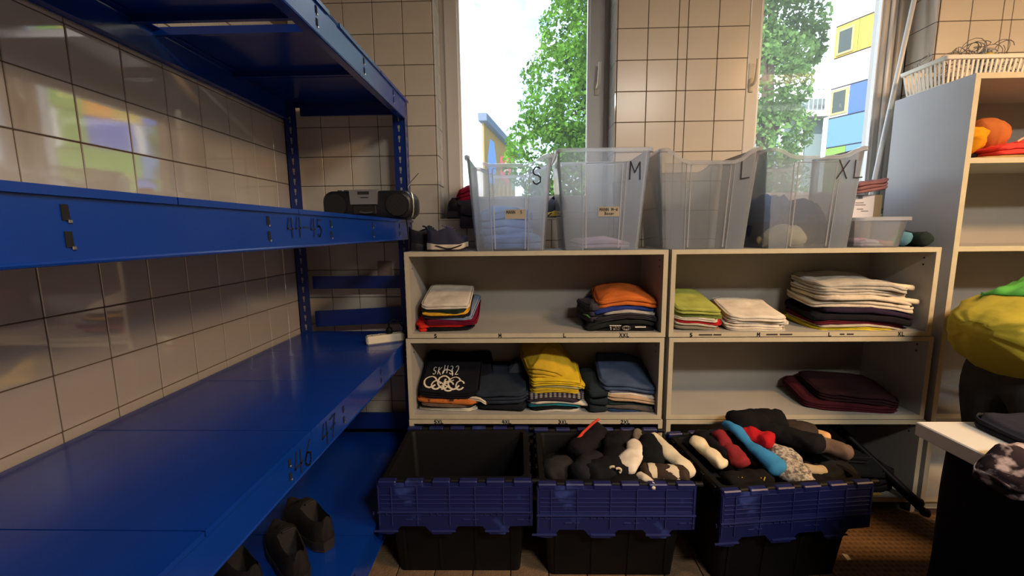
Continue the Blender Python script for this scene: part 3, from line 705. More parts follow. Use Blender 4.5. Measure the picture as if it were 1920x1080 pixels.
for ch, x in (('S', -.45), ('K', -.425), ('H', -.397), ('3', -.368), ('2', -.34)):
    for stq in GLY[ch]: on_surf(pm, sC, stq, .0022, x, yc + .105 - .012 * (ch in 'SK'), .02, .045)
on_surf(pm, sC, arc(.5, .5, .5, .5, 200, -20), .003, -.40, yc + .085, .05, .04)
pm.build('lettering', mat('print_white', (0, 0, 0)), None); pmx = COL.objects[-1]
pmo = [o for o in COL.objects if o.name.startswith('lettering') and o.parent is None][0]; pmo.parent = oC; pmo.location = -Vector(oC.location)
pf = MB()
for cx, cy, rx, ry in ((-.45, .045, .03, .03), (-.42, .03, .022, .022), (-.385, .05, .03, .035), (-.36, .03, .024, .026), (-.335, .05, .03, .035), (-.305, .035, .02, .024)):
    on_surf(pf, sC, arc(.5, .5, .5, .5, 20, 330, 10), .0045, cx - rx, yc + cy - ry + .005, rx * 2, ry * 2)
for a, b in (((0, 0), (1, 1)), ((0, .8), (1, .1)), ((.4, 0), (.5, 1))): on_surf(pf, sC, [a, b], .005, -.42, yc + .012, .08, .06)
pfo = pf.build('floral_print', mat('print_cream', srgb(222, 212, 188), .85), oC); pfo.location = -Vector(oC.location)
tag(garment('printed_scarf', '', -.205, 1.955, .534, .10, .14, .022, -.3, fab(216, 204, 180), lambda a, b: .5 * max(0, b - 1.93) - .6 * max(0, a + .2), 8.2, 2, .006)[0], 'cream cuff sticking out from under the black printed t-shirt', 'sleeve')
garment('folded_t_shirt', 'plain black folded t-shirt behind the black printed t-shirt above the 5XL mark', -.3, 2.1, .52, .28, .17, .05, .05, fab(26, 26, 32), lambda x, y: .62 * max(0, y - 1.98), 5.9, 2, .012, cat='shirt', group='folded clothes on the shelf units')
# D
yd = 1.885
stack(-.105, yd, .481, [('black', fab(28, 30, 36), .25, .29, .042, 0, dict(wr=.006, thing='sweater')), ('dark navy', fab(40, 48, 60), .26, .28, .05, 0, dict(wr=.009, layers=3, thing='sweater'))],
  lambda x, y: .24 * max(0, y - yd), 'above the 4XL mark', 11)
garment('folded_sweater', 'charcoal sweater slumped upright between the navy sweater and the yellow shirts', .0, 2.13, .481, .17, .13, .14, .1, fab(62, 66, 74), lambda x, y: 0, 6.1, 3, .014, cat='sweater', peak=.05)
# E
ye = 1.89
stack(.155, ye, .481, [('pale grey', fab(190, 186, 172), .27, .28, .012), ('black', fab(26, 26, 30), .24, .27, .019, -.01), ('teal', fab(36, 124, 136), .26, .27, .013), ('white', fab(214, 206, 188), .285, .29, .016, .01),
  ('dark purple', fab(56, 46, 58), .26, .28, .012), ('grey plaid', pattern_mat('plaid_grey', (150, 146, 140), (58, 56, 66), 'wave', 14), .28, .28, .024), ('yellow', fab(204, 176, 44), .24, .27, .02), ('pale lime', fab(176, 172, 120), .24, .26, .013, .015), ('bright yellow', fab(214, 184, 40), .25, .26, .03, 0, dict(wr=.014, layers=3))],
  lambda x, y: .12 * max(0, y - ye) - 1.0 * (x - .15) ** 2, 'above the 3XL mark', 13)
garment('crumpled_t_shirt', 'crumpled mustard yellow t-shirt heaped on the pile above the 3XL mark', .13, 2.05, .642, .25, .24, .045, .25, fab(196, 164, 44), lambda x, y: .34 * max(0, y - 1.96) - .5 * max(0, x - .13), 15.3, 3, .022, cat='shirt', peak=.055)
garment('yellow_sleeve', 'yellow sleeve hanging over the right side of the yellow pile', .275, 1.99, .6, .08, .12, .026, -.4, fab(210, 180, 46), lambda x, y: -.7 * max(0, x - .26), 3.7, 2, .008, cat='sleeve')
# F
yg = 1.89
stack(.505, yg, .481, [('navy blue', fab(44, 66, 100), .26, .28, .014), ('grey-brown', fab(88, 82, 80), .26, .27, .02), ('dark green', fab(40, 58, 58), .27, .28, .024), ('beige', fab(186, 160, 132), .26, .27, .024, .005),
  ('white', fab(214, 206, 190), .265, .27, .012, .01), ('lavender grey', fab(118, 122, 148), .25, .26, .012, -.005), ('slate blue', fab(66, 82, 110), .265, .27, .034, 0, dict(wr=.008))],
  lambda x, y: .27 * max(0, y - yg) - .18 * max(0, x - .5), 'above the 2XL mark', 17)
garment('folded_sweater', 'dark green sweater slumped against the left of the blue pile above the 2XL mark', .345, 2.0, .481, .10, .23, .11, .12, fab(34, 44, 50), lambda x, y: .15 * max(0, y - 1.9), 4.9, 3, .012, cat='sweater', peak=.02)
# G
stack(.815, yg, .873, [('grey patterned', pattern_mat('orange_dash', (126, 122, 108), (200, 96, 48), 'n', 22, lo=.62, hi=.66), .215, .26, .02), ('pale grey', fab(190, 182, 164), .205, .26, .012), ('red', fab(186, 40, 44), .215, .26, .014), ('white', fab(208, 200, 182), .2, .25, .014), ('green', fab(112, 128, 60), .21, .26, .018), ('lime green', fab(164, 172, 84), .205, .25, .026, -.004, dict(wr=.008))],
  lambda x, y: .24 * max(0, y - yg) - .12 * max(0, x - .8), 'above the right-hand S mark', 19)
# H
stack(1.075, yg, .873, [('white', fab(208, 200, 184), .27, .27, .014, 0), ('cream', fab(214, 206, 190), .275, .27, .014, .01), ('white', fab(218, 210, 196), .28, .265, .015, .012), ('bright white', fab(224, 216, 200), .25, .26, .022, .008, dict(wr=.008))],
  lambda x, y: .2 * max(0, y - yg) - .06 * max(0, x - 1.1), 'above the right-hand M mark', 23)
# I
wi = lambda x, y: .10 * max(0, y - yg) - .22 * max(0, x - 1.62) + .15 * min(0, x - 1.4)
stack(1.56, yg, .873, [('yellow', fab(198, 182, 50), .43, .28, .016, -.01), ('pale grey', fab(180, 172, 156), .42, .27, .010, .0), ('maroon', fab(86, 26, 40), .42, .27, .016, -.01), ('black', fab(26, 26, 32), .44, .29, .034, .0, dict(wr=.008)), ('dark violet', fab(44, 34, 54), .40, .28, .026, .02, dict(wr=.008)),
  ('white', fab(206, 196, 178), .44, .28, .034, .0, dict(wr=.016, layers=2)), ('cream', fab(214, 202, 182), .43, .27, .024, .01, dict(wr=.014, layers=1)), ('grey-white', fab(184, 178, 166), .40, .27, .024, -.01, dict(wr=.007)), ('pale grey', fab(178, 174, 164), .40, .26, .03, .0, dict(wr=.018, layers=2))],
  wi, 'above the right-hand XL mark', 29)
for nm, zz, yy, xx in (('lower', 1.0, 1.93, 1.755), ('upper', 1.06, 1.95, 1.745)):
    garment('white_sleeve', 'white sleeve end, the %s of two poking out of the white pile' % nm, xx - .03, yy, zz, .13, .06, .022, -.1, fab(224, 208, 180), lambda x, y: -.15 * (x - 1.7), xx, 1, .003, cat='sleeve')
# J
stack(1.575, yg, .481, [('dark maroon', fab(70, 26, 34), .40, .29, .034, 0, dict(wr=.008, thing='trousers', rot=-.12)), ('black-red', fab(44, 24, 28), .34, .26, .042, .02, dict(wr=.01, thing='trousers', rot=-.16))],
  lambda x, y: .12 * max(0, y - yg) - .1 * max(0, x - 1.6), 'on the otherwise empty shelf', 31)

# ------------------------------------------------------------------ crates with hinged lids
def lid_blue():
    m = mat('crate_lid_blue', srgb(20, 28, 84), .45)
    t = m.node_tree; b = t.nodes['Principled BSDF']; tc = t.nodes.new('ShaderNodeTexCoord'); n = t.nodes.new('ShaderNodeTexNoise'); n.inputs['Scale'].default_value = 9; n.inputs['Detail'].default_value = 5
    r = t.nodes.new('ShaderNodeValToRGB'); r.color_ramp.elements[0].position = .60; r.color_ramp.elements[1].position = .72
    r.color_ramp.elements[0].color = (*srgb(20, 28, 84), 1); r.color_ramp.elements[1].color = (*srgb(54, 72, 140), 1)
    t.links.new(tc.outputs['Object'], n.inputs['Vector']); t.links.new(n.outputs['Fac'], r.inputs['Fac']); t.links.new(r.outputs['Color'], b.inputs['Base Color'])
    return m
M_LID = lid_blue()
def rrect(hx, hy, r, n=5):
    p = []
    for cx, cy, a0 in ((hx - r, hy - r, 0), (-hx + r, hy - r, 90), (-hx + r, -hy + r, 180), (hx - r, -hy + r, 270)):
        for k in range(n + 1): p.append((cx + r * cos(radians(a0 + 90 * k / n)), cy + r * sin(radians(a0 + 90 * k / n))))
    return p
def crate(loc, rz, label):
    e = empty('storage_crate', loc, rz); W, D, H = .56, .40, .42
    tag(e, label, 'crate')
    R_ = lambda hx, hy, z, r=.02: [(a, b, z) for a, b in rrect(hx, hy, r)]
    b = MB()
    b.rings([R_(W / 2 - .04, D / 2 - .05, 0), R_(W / 2 - .012, D / 2 - .012, H - .05), R_(W / 2 - .008, D / 2 - .008, H - .045), R_(W / 2, D / 2, H - .04), R_(W / 2, D / 2, H - .006), R_(W / 2 - .004, D / 2 - .004, H),
             R_(W / 2 - .022, D / 2 - .022, H), R_(W / 2 - .026, D / 2 - .026, H - .01), R_(W / 2 - .05, D / 2 - .06, .012)])
    body = b.build('body', M_BLACKP, e, 40)
    for x in (-.21, -.07, .07, .21): MB().prism([(-D / 2 + .046, .01), (-D / 2 + .06, .01), (-D / 2 + .03, H - .05), (-D / 2 + .008, H - .05)], x - .006, x + .006, lambda a, b_, h: (h, a, b_)).build('rib', M_BLACKP, body)
    for s in (-1, 1):
        for k in range(5): MB().box(*sorted((s * (W / 2 - .004), s * (W / 2 + .006))), -.16 + .08 * k - .012, -.16 + .08 * k + .012, H - .04, H - .006, .002).build('rib', M_BLACKP, body)
    for sgn, nm in ((-1, 'front'), (1, 'back')):
        # lid plate hanging down outside the long side
        p = MB(); LW = .288; top = H - .002; Ld = .205; vl = .172; y0 = D / 2 + .012; y1 = y0 + .008
        poly = [(-LW, top), (-LW, top - Ld + .005), (-LW + .03, top - Ld)]
        for c in (-.155, .06, .235):
            wv = .05; poly += [(c - wv - .028, top - Ld), (c - wv, top - vl), (c + wv - .01, top - vl), (c + wv + .018, top - Ld)] if c < .2 else [(c - .05, top - Ld), (c - .03, top - vl), (LW, top - vl + .002)]
        poly += [(LW, top)]
        p.prism(poly, y0, y1, lambda a, b_, h: (a, sgn * h, b_))
        lid = p.build('lid', M_LID, e)
        lid['label'] = 'blue ribbed lid half hanging down the %s of the crate' % nm
        rib = MB(); 
        for zz in (.012, .045, .062, .078, .098, .104, .125): 
            rib.box(-LW + .012, LW - .012, *sorted((sgn * y1, sgn * (y1 + .003))), top - zz - .0018, top - zz)
        rib.box(-LW, LW, *sorted((sgn * y1, sgn * (y1 + .008))), top - .114, top - .110)
        for xx in (-.283, -.235, -.14, -.02, .075, .18, .28):
            rib.box(xx - .0015, xx + .0015, *sorted((sgn * y1, sgn * (y1 + .004))), top - .165, top - .006)
        for c in (-.26, -.045, .155):
            rib.box(c - .045, c + .045, *sorted((sgn * y1, sgn * (y1 + .005))), top - Ld + .012, top - Ld + .017)
            for k in range(4): rib.box(c - .045 + .024 * k, c - .043 + .024 * k, *sorted((sgn * y1, sgn * (y1 + .006))), top - .124, top - .112)
            if sgn < 0: rib.box(c + .075, c + .1, -y1 - .003, -y1, top - .145, top - .142); rib.box(c + .11, c + .13, -y1 - .003, -y1, top - .145, top - .142)
        ro = rib.build('rib', mat('crate_rib_worn', srgb(38, 46, 104), .5), lid); ro['kind'] = 'stuff'
        for k in range(6):
            xk = -.25 + k * .1
            MB().box(xk - .034, xk + .034, *sorted((sgn * (D / 2 - .004), sgn * (D / 2 + .024))), H - .014, H + .008, .004).build('hinge_knuckle', M_LID, lid)
            MB().tube([(xk + .036, sgn * (D / 2 + .006), H - .002), (xk + .064, sgn * (D / 2 + .006), H - .002)], .009, 10).build('hinge_pin', M_BLACKP, body, True)
    return e
C1 = crate((-.258, 1.64, 0), .01, 'black storage crate with blue lids standing almost empty')
C2 = crate((.333, 1.626, 0), .005, 'black storage crate with blue lids full of black and white socks')
C3 = crate((.953, 1.615, .0), .11, 'black storage crate with blue lids full of colourful socks and gloves')

SH = {}
def blob_tube(name, label, cat, pts, rad, m, flat=.8, seed=0., n=14, group=None, noise_a=.26, sub=5, parent=None):
    """soft rolled cloth swept along a bent line, ends rounded"""
    P_ = [Vector(p) + SH.get(group, Vector()) for p in pts]; Q = []; Rr = []
    m_ = len(P_)
    for i in range(m_ - 1):
        p0, p1, p2, p3 = P_[max(i - 1, 0)], P_[i], P_[i + 1], P_[min(i + 2, m_ - 1)]
        for k in range(sub):
            t = k / sub
            Q.append(.5 * ((2 * p1) + (p2 - p0) * t + (2 * p0 - 5 * p1 + 4 * p2 - p3) * t * t + (-p0 + 3 * p1 - 3 * p2 + p3) * t ** 3)); Rr.append(rad[i] + (rad[i + 1] - rad[i]) * t)
    Q.append(P_[-1]); Rr.append(rad[-1])
    # rounded ends
    d0 = (Q[0] - Q[1]).normalized(); d1 = (Q[-1] - Q[-2]).normalized(); r0, r1 = Rr[0], Rr[-1]
    Q = [Q[0] + d0 * r0 * .5, Q[0] + d0 * r0 * .42, Q[0] + d0 * r0 * .25] + Q + [Q[-1] + d1 * r1 * .25, Q[-1] + d1 * r1 * .42, Q[-1] + d1 * r1 * .5]
    Rr = [r0 * .08, r0 * .55, r0 * .85] + Rr + [r1 * .85, r1 * .55, r1 * .08]
    c = sum(P_, Vector()) / m_; base = Vector((c.x, c.y, min(p.z - r for p, r in zip(P_, rad))))
    mb = MB(); mb.tube([q - base for q in Q], Rr, n, flat)
    mb.v = [(x + noise_a * Rr[min(i // n, len(Rr) - 1)] * 1.2 * nz(x * 28 + seed * 7, y * 28, z * 28), y + noise_a * Rr[min(i // n, len(Rr) - 1)] * nz(x * 28, y * 28 + seed * 5, z * 28), z + noise_a * Rr[min(i // n, len(Rr) - 1)] * 1.2 * nz(x * 28, y * 28, z * 28 + seed * 3)) for i, (x, y, z) in enumerate(mb.v)]
    o = mb.build(name, m, parent, 180, base)
    if not parent: tag(o, label, cat, group)
    return o
BLK = fab(22, 22, 26); BLK2 = fab(30, 28, 30); CRM = fab(214, 200, 172); GRY = fab(58, 54, 54)
G2 = 'socks in the crate of black and white socks'; G3 = 'socks and gloves in the crate of colourful socks'
SH[G2] = Vector((-.019, -.082, .04)); SH[G3] = Vector((-.095, -.05, .04))
def sk(x, y, z, L, r, ang, m, label, seed, g, bend=.0, dz=0., r2=None, nm='sock', cat='sock', flat=.75):
    dx, dy = cos(ang) * L / 2, sin(ang) * L / 2; px_, py_ = -sin(ang) * bend, cos(ang) * bend
    return blob_tube(nm, label, cat, [(x - dx, y - dy, z - dz), (x + px_ * .6 - dx * .2, y + py_ * .6 - dy * .2, z), (x + px_ + dx * .3, y + py_ + dy * .3, z + dz * .3), (x + dx, y + dy, z + dz)], [r, r * 1.05, r if not r2 else (r + r2) / 2, r2 or r], m, flat, seed, group=g)
# filling layers (dark socks lying low in both crates)
k = 0
DARK2 = ['black ankle sock', 'faded black ankle sock', 'dark grey ankle sock', 'black ribbed sock']
for i in range(5):
    for j in range(3):
        x = .352 + (-.2 + .1 * i); y = 1.708 + (-.115 + .115 * j); k += 1
        sk(x, y, .272 + .012 * (k % 3), .12, .042, random.uniform(0, 3), fab(26 + 3 * (k % 4), 25 + 3 * (k % 4), 28 + 3 * (k % 3)), 'dark rolled sock in the lower layer of the crate of black and white socks', k, G2, .01)
for i in range(5):
    for j in range(3):
        x = 1.055 + (-.2 + .1 * i) - .01 * j; y = 1.672 + (-.115 + .115 * j) + .017 * (i - 2); k += 1
        sk(x, y, .275 + .012 * (k % 3), .12, .042, random.uniform(0, 3), fab(24 + 3 * (k % 4), 23 + 3 * (k % 4), 26 + 3 * (k % 3)), 'dark rolled sock in the lower layer of the crate of colourful socks', k, G3, .01)
sk(.16, 1.64, .355, .09, .05, .5, fab(44, 42, 42), 'charcoal knit sock ball at the left end of its crate', 1.1, G2)
sk(.2, 1.545, .335, .07, .03, .2, fab(66, 54, 56), 'small brown and grey striped sock by the front lid', 1.7, G2)
sk(.27, 1.63, .375, .13, .045, .9, fab(34, 34, 40), 'dark grey sock with pale heel beside the charcoal sock ball', 2.1, G2)
s1 = sk(.355, 1.6, .372, .16, .055, .25, BLK, 'black sock with a cream curved logo', 2.5, G2, .02)
lg = MB(); 
for pts in (arc(-.0, .0, .012, .010, 60, 250, 7), arc(.02, -.008, .012, .010, 130, -60, 7)): lg.tube([(a, -.048 + abs(a) * .1, .088 + b) for a, b in pts], .0045, 6)
lg.build('logo', CRM, s1, True)
s2 = sk(.30, 1.78, .40, .2, .05, .95, fab(26, 24, 28), 'black sock with a bright red stripe along its edge', 3.0, G2)
MB().tube([(-.075, -.06, .06), (-.03, -.02, .098), (.02, .035, .112), (.055, .085, .108)], [.011, .006, .006, .005], 8).build('stripe', fab(206, 70, 50), s2, True)
sk(.40, 1.74, .39, .16, .05, 1.4, fab(20, 20, 24), 'black sock lying behind the white sock', 3.4, G2)
sk(.47, 1.82, .385, .14, .045, .2, BLK2, 'brown-black sock at the back of its crate', 3.9, G2)
sk(.44, 1.655, .405, .13, .042, 1.05, fab(228, 216, 196), 'white folded sock standing in the middle of the black socks', 4.3, G2, -.02, .02, .034, flat=.6)
sk(.475, 1.53, .375, .08, .018, -1.1, fab(222, 208, 186), 'tip of a white sock hanging towards the front lid', 4.9, G2)
sk(.535, 1.70, .395, .13, .055, 1.2, fab(18, 20, 22), 'big black sock ball with a tiny white mark', 5.3, G2)
sk(.515, 1.80, .41, .07, .022, 1.3, fab(120, 112, 100), 'grey sock toe peeping over the black sock ball', 5.8, G2)
sk(.605, 1.675, .395, .21, .034, -1.15, fab(216, 206, 176), 'long cream sock lying along the right side of its crate', 6.2, G2, .01, -.02)
s3 = sk(.555, 1.575, .375, .14, .04, -.15, fab(60, 48, 42), 'brown sock with wide cream bands near the front lid', 6.8, G2)
for a, b in ((-.06, -.035), (-.012, .045)):
    MB().tube([(a, -a * .15, .04), ((a + b) / 2, -(a + b) * .075, .041), (b, -b * .15, .04)], [.041, .043, .041], 14, .8).build('band', CRM, s3, True)
sk(.43, 1.555, .352, .14, .036, .1, fab(16, 16, 18), 'black sock lying against the front lid beside the cream banded sock', 7.3, G2)
sk(.6, 1.545, .345, .06, .03, .3, GRY, 'grey sock toe at the front right corner of its crate', 7.9, G2)
# crate of colourful socks
sk(.845, 1.66, .40, .13, .031, -1.1, fab(226, 212, 176), 'cream rolled sock standing at the left of the colourful socks', 1.3, G3, .0, -.02)
sk(.935, 1.67, .41, .15, .032, -1.45, fab(132, 40, 46), 'dark red ribbed sock beside the blue knitted glove', 1.9, G3, .0, -.02, .036)
sk(.9, 1.73, .39, .16, .045, -1.2, fab(24, 24, 28), 'black sock behind the cream rolled sock', 2.2, G3)
blob_tube('knitted_sock', 'bright blue knitted sock twisted in the middle across the crate', 'sock', [(.985, 1.80, .45), (.995, 1.74, .455), (1.01, 1.68, .43), (1.035, 1.62, .41), (1.065, 1.56, .39)], [.026, .028, .018, .034, .044], fab(58, 134, 186), .75, 2.9, group=G3, noise_a=.18)
sk(1.065, 1.715, .435, .09, .044, -.8, fab(176, 28, 34), 'bright red woolly sock ball', 3.3, G3)
sk(1.115, 1.80, .46, .2, .06, .15, fab(18, 18, 20), 'large black sock bundle on top at the back', 3.7, G3, .02)
sk(1.18, 1.74, .435, .26, .05, -.75, fab(20, 20, 22), 'long black sock draped across the crate', 4.2, G3)
sk(1.255, 1.81, .425, .16, .055, -.15, fab(56, 48, 42), 'dark brown ribbed sock at the back of the colourful crate', 4.6, G3, flat=.6)
sk(1.31, 1.70, .405, .19, .042, -.55, fab(104, 84, 72), 'brown wavy knit sock at the right of the colourful socks', 5.1, G3, .01)
sk(1.335, 1.79, .41, .12, .028, -.5, fab(206, 160, 108), 'tan sock with a brown patch', 5.6, G3, .01)
blob_tube('knitted_hat', 'grey speckled knitted hat folded among the socks', 'hat', [(1.135, 1.665, .40), (1.12, 1.62, .395), (1.125, 1.57, .375), (1.14, 1.52, .36)], [.05, .06, .062, .05], pattern_mat('knit_grey', (96, 92, 88), (186, 176, 160), 'knit', 90, lo=.4, hi=.6), .55, 6.0, group=G3, noise_a=.2)
sk(1.2, 1.575, .375, .09, .022, -.1, fab(186, 170, 140), 'pale beige toe of a knitted sock beside the grey knitted hat', 6.6, G3)
sk(1.235, 1.565, .345, .18, .04, .1, fab(20, 20, 22), 'black sock lying against the front lid of the colourful crate', 7.0, G3)
sk(1.295, 1.595, .35, .13, .045, .3, fab(30, 32, 36), 'dark grey sock at the front right corner of the colourful crate', 7.4, G3)
s4 = sk(.945, 1.545, .355, .16, .036, .15, fab(22, 20, 20), 'black sock with yellow dashes near the front left corner', 7.7, G3)
yd_ = MB()
for q in range(9): yd_.tube([(-.07 + .014 * q, -.028, .04 + .008 * sin(q)), (-.064 + .014 * q, -.024, .052 + .008 * sin(q))], .0025, 5)
yo = yd_.build('dash_pattern', fab(206, 176, 60), s4); yo['kind'] = 'stuff'
sk(-.2, 1.56, .055, .16, .045, .4, fab(70, 58, 46), 'brown crumpled cloth lying in the almost empty crate', 8.2, None, nm='cloth', cat='cloth')

# ------------------------------------------------------------------ clear plastic boxes on top of the units
TOPZ = 1.2475
def clear_box(x, y0, z, wt, wb_, dt, db, H, label, letter=None, lx=0., dip=.04, front_dip=True, seed=0, paper=None, panel=True):
    e = empty('clear_box', (x, y0 + dt / 2, z)); tag(e, label, 'box', 'clear plastic boxes on top of the shelf units')
    t = .0022; N = 12
    def ring(fr, inset=0., top=False):
        hx = (wb_ + (wt - wb_) * fr) / 2 - inset; hy = (db + (dt - db) * fr) / 2 - inset; r = .03; pts = []
        corners = [(hx - r, hy - r, 0), (-hx + r, hy - r, 90), (-hx + r, -hy + r, 180), (hx - r, -hy + r, 270)]
        out = []
        for i, (cx, cy, a0) in enumerate(corners):
            for k in range(5): out.append((cx + r * cos(radians(a0 + 22.5 * k)), cy + r * sin(radians(a0 + 22.5 * k))))
            nx = corners[(i + 1) % 4]; p0 = out[-1]; a1 = a0 + 90
            p1 = (nx[0] + r * cos(radians(a1)), nx[1] + r * sin(radians(a1)))
            for k in range(1, N): out.append((p0[0] + (p1[0] - p0[0]) * k / N, p0[1] + (p1[1] - p0[1]) * k / N))
        res = []
        for a, b in out:
            zz = fr * H
            if dip:
                if front_dip: dd = dip * (1 - ss(hx * .45, hx * .88, abs(a))) * (1 if abs(b) > hy * .9 else 0)
                else: dd = dip * (1 - ss(hy * .45, hy * .88, abs(b))) * (1 if abs(a) > hx * .9 else 0)
                zz -= dd * fr ** 3
            res.append((a, b, zz))
        return res
    b = MB(); FR = [0, .25, .5, .75, .9, 1.]
    b.rings([ring(f) for f in FR] + [[(p[0], p[1], max(p[2], .004)) for p in ring(f, t)] for f in FR[::-1]], True, True)
    body = b.build('body', M_PLAST, e, 40)
    rm = MB(); tp_ = ring(1.0, -.004); n = len(tp_)
    rm.rings([[(a, b_, c - .014) for a, b_, c in ring(1, -.001)], [(a * 1.0, b_, c - .013) for a, b_, c in ring(1, -.008)], [(a, b_, c + .001) for a, b_, c in ring(1, -.008)], [(a, b_, c + .003) for a, b_, c in ring(1, -.004)], [(a, b_, c + .003) for a, b_, c in ring(1, .003)]], False, False)
    rm.build('rim', M_PLAST_RIM, e, 40)
    # corner columns (feet) and recessed front panel outline
    fp = lambda u, f, off=.003: ((wb_ + (wt - wb_) * f) / 2 * u, -(db + (dt - db) * f) / 2 - off, f * H)
    if panel:
        for u0, u1 in ((-.93, -.5), (.5, .93)):
            c = MB(); q = [fp(u0, .0), fp(u1, .0), fp(u1 * .98, .86), fp(u0, .86)]
            c.add(q + [(a, b_ + .004, c_) for a, b_, c_ in q], [(0, 1, 2, 3), (7, 6, 5, 4), (0, 4, 5, 1), (1, 5, 6, 2), (2, 6, 7, 3), (3, 7, 4, 0)]); c.build('corner_column', M_PLAST, e)
        MB().tube([fp(-.42, .02), fp(-.40, .86), fp(.40, .86), fp(.42, .02)], .0028, 6).build('panel_ridge', M_PLAST_RIM, e, True)
        for u in (-.5, .5): MB().tube([fp(u, .0), fp(u * .98, .86)], .002, 6).build('panel_ridge', M_PLAST_RIM, e, True)
    if letter:
        o = fp(lx, .70, .0055); sl = math.atan2((dt - db) / 2, H)
        write(MB(), letter, o, (1, 0, 0), (0, -sin(sl), cos(sl)), (0, -cos(sl), -sin(sl)), .072, .05, .3, .075, .02).build('lettering', M_INK, e)
    if paper:
        o = Vector(fp(-.12, .34, .006)); sl = math.atan2((dt - db) / 2, H); v = Vector((0, -sin(sl), cos(sl))); nn = Vector((0, -cos(sl), -sin(sl)))
        pl = MB().prism([(0, 0), (.092, 0), (.092, .042), (0, .042)], 0, .001, lambda a, b_, h: o + Vector((a, 0, 0)) + v * b_ + nn * h).build('paper_label', mat('label_paper', srgb(176, 168, 148), .7), e)
        tx = MB(); write(tx, paper[0], o + Vector((.006, 0, 0)) + v * .024 + nn * .0012, (1, 0, 0), v, nn, .012, .0085, .2, .16)
        if paper[1]: write(tx, paper[1], o + Vector((.028, 0, 0)) + v * .007 + nn * .0012, (1, 0, 0), v, nn, .012, .0075, .2, .16)
        tx.build('lettering', M_INK, pl)
    return e
clear_box(-.054, 1.862, TOPZ, .375, .318, .372, .32, .415, 'clear plastic box marked S, tinted blue by its contents', 'S', .55, paper=('MANN  S', None), seed=1)
clear_box(.357, 1.862, TOPZ, .405, .34, .372, .32, .435, 'clear plastic box marked M with a full straight rim', 'M', .55, dip=.0, paper=('MANN M-6', 'Boxer'), seed=2)
clear_box(.812, 1.862, TOPZ, .43, .365, .372, .32, .43, 'clear plastic box marked L standing empty', 'L', .6, dip=.055, seed=3)
clear_box(1.262, 1.862, TOPZ, .41, .365, .372, .32, .425, 'clear plastic box marked XL holding dark blue and white clothes', 'XL', .42, dip=.035, seed=4)
BX = 'clothes inside the clear boxes'
garment('folded_shirt', 'pale blue shirt lying at the bottom of the S box', -.055, 2.04, TOPZ + .006, .27, .25, .05, .1, fab(110, 150, 215), lambda x, y: 0, 1.2, 2, .02, cat='shirt', group=BX, peak=.03)
garment('folded_shirt', 'sky blue cloth bundle standing at the back of the S box', -.08, 2.1, TOPZ + .07, .26, .12, .11, .05, fab(120, 168, 240), lambda x, y: 0, 2.2, 3, .02, cat='shirt', group=BX, peak=.03)
garment('folded_shorts', 'pale pink shorts lying at the bottom of the M box', .37, 2.05, TOPZ + .006, .25, .2, .03, .1, fab(196, 176, 200), lambda x, y: 0, 3.1, 2, .01, cat='shorts', group=BX, peak=.02)
for i, (x, y, z, r, c, l) in enumerate(((1.15, 2.06, .15, .085, (70, 110, 170), 'mid blue fleece ball at the left back'), (1.22, 2.08, .165, .08, (60, 100, 160), 'blue fleece ball on top at the back'), (1.30, 2.02, .12, .095, (44, 60, 90), 'dark blue fleece ball in the middle'), (1.36, 2.06, .12, .075, (40, 52, 74), 'navy fleece ball at the right'),
        (1.31, 1.975, .07, .065, (36, 40, 50), 'black fleece ball in front'), (1.38, 1.975, .06, .05, (40, 46, 60), 'black-blue fleece ball in the right corner'), (1.13, 2.03, .07, .06, (60, 66, 90), 'slate fleece ball low at the left'))):
    blob_tube('fleece', l + ' inside the XL box', 'fleece', [(x - .03, y, TOPZ + z - .01), (x, y, TOPZ + z + .006), (x + .03, y, TOPZ + z)], [r * .8, r, r * .82], fab(*c), 1.0, i * 2.3, group=BX, noise_a=.35)
blob_tube('white_shirt', 'cream crumpled shirt along the bottom front of the XL box', 'shirt', [(1.09, 1.95, TOPZ + .03), (1.16, 1.935, TOPZ + .06), (1.23, 1.94, TOPZ + .055), (1.28, 1.95, TOPZ + .035)], [.025, .042, .042, .028], fab(206, 192, 160), 1.0, 8.8, group=BX, noise_a=.35)
# small bin, carton, cloth and rolls at right end
clear_box(1.578, 1.872, TOPZ, .225, .19, .24, .21, .13, 'small low clear plastic bin with pink things in it', None, dip=0, panel=False, seed=5)
garment('folded_cloth', 'pink and white cloth lying in the small clear bin', 1.577, 1.985, TOPZ + .006, .16, .17, .02, .1, pattern_mat('pink_white', (214, 190, 196), (196, 110, 110), 'n', 16), lambda x, y: 0, 6.2, 2, .01, cat='cloth', group=BX, peak=.01)
cb = empty('carton', (1.675, 2.165, TOPZ)); tag(cb, 'small cardboard carton with a white printed label behind the small bin', 'carton')
MB().box(-.085, .085, -.045, .06, 0, .245, .002).build('body', mat('cardboard', srgb(150, 136, 112), .85), cb)
lb_ = MB().box(-.075, .045, -.0465, -.0452, .12, .242).build('paper_label', mat('paper_white', srgb(222, 224, 232), .7), cb)
tx = MB()
for k, (a, b, w) in enumerate(((-.035, .226, .022), (-.045, .205, .04), (-.045, .195, .05), (-.035, .175, .03), (-.015, .165, .035))): tx.box(a, a + w, -.0472, -.0466, b, b + (.014 if k == 0 else .004))
tx.build('print', mat('print_grey', srgb(120, 120, 130), .8), lb_)['kind'] = 'stuff'
garment('folded_towel', 'dusty pink folded towel lying on the cardboard carton', 1.665, 2.13, TOPZ + .246, .17, .12, .05, .15, fab(140, 100, 104), lambda x, y: .15 * (x - 1.6), 7.9, 3, .012, cat='towel')
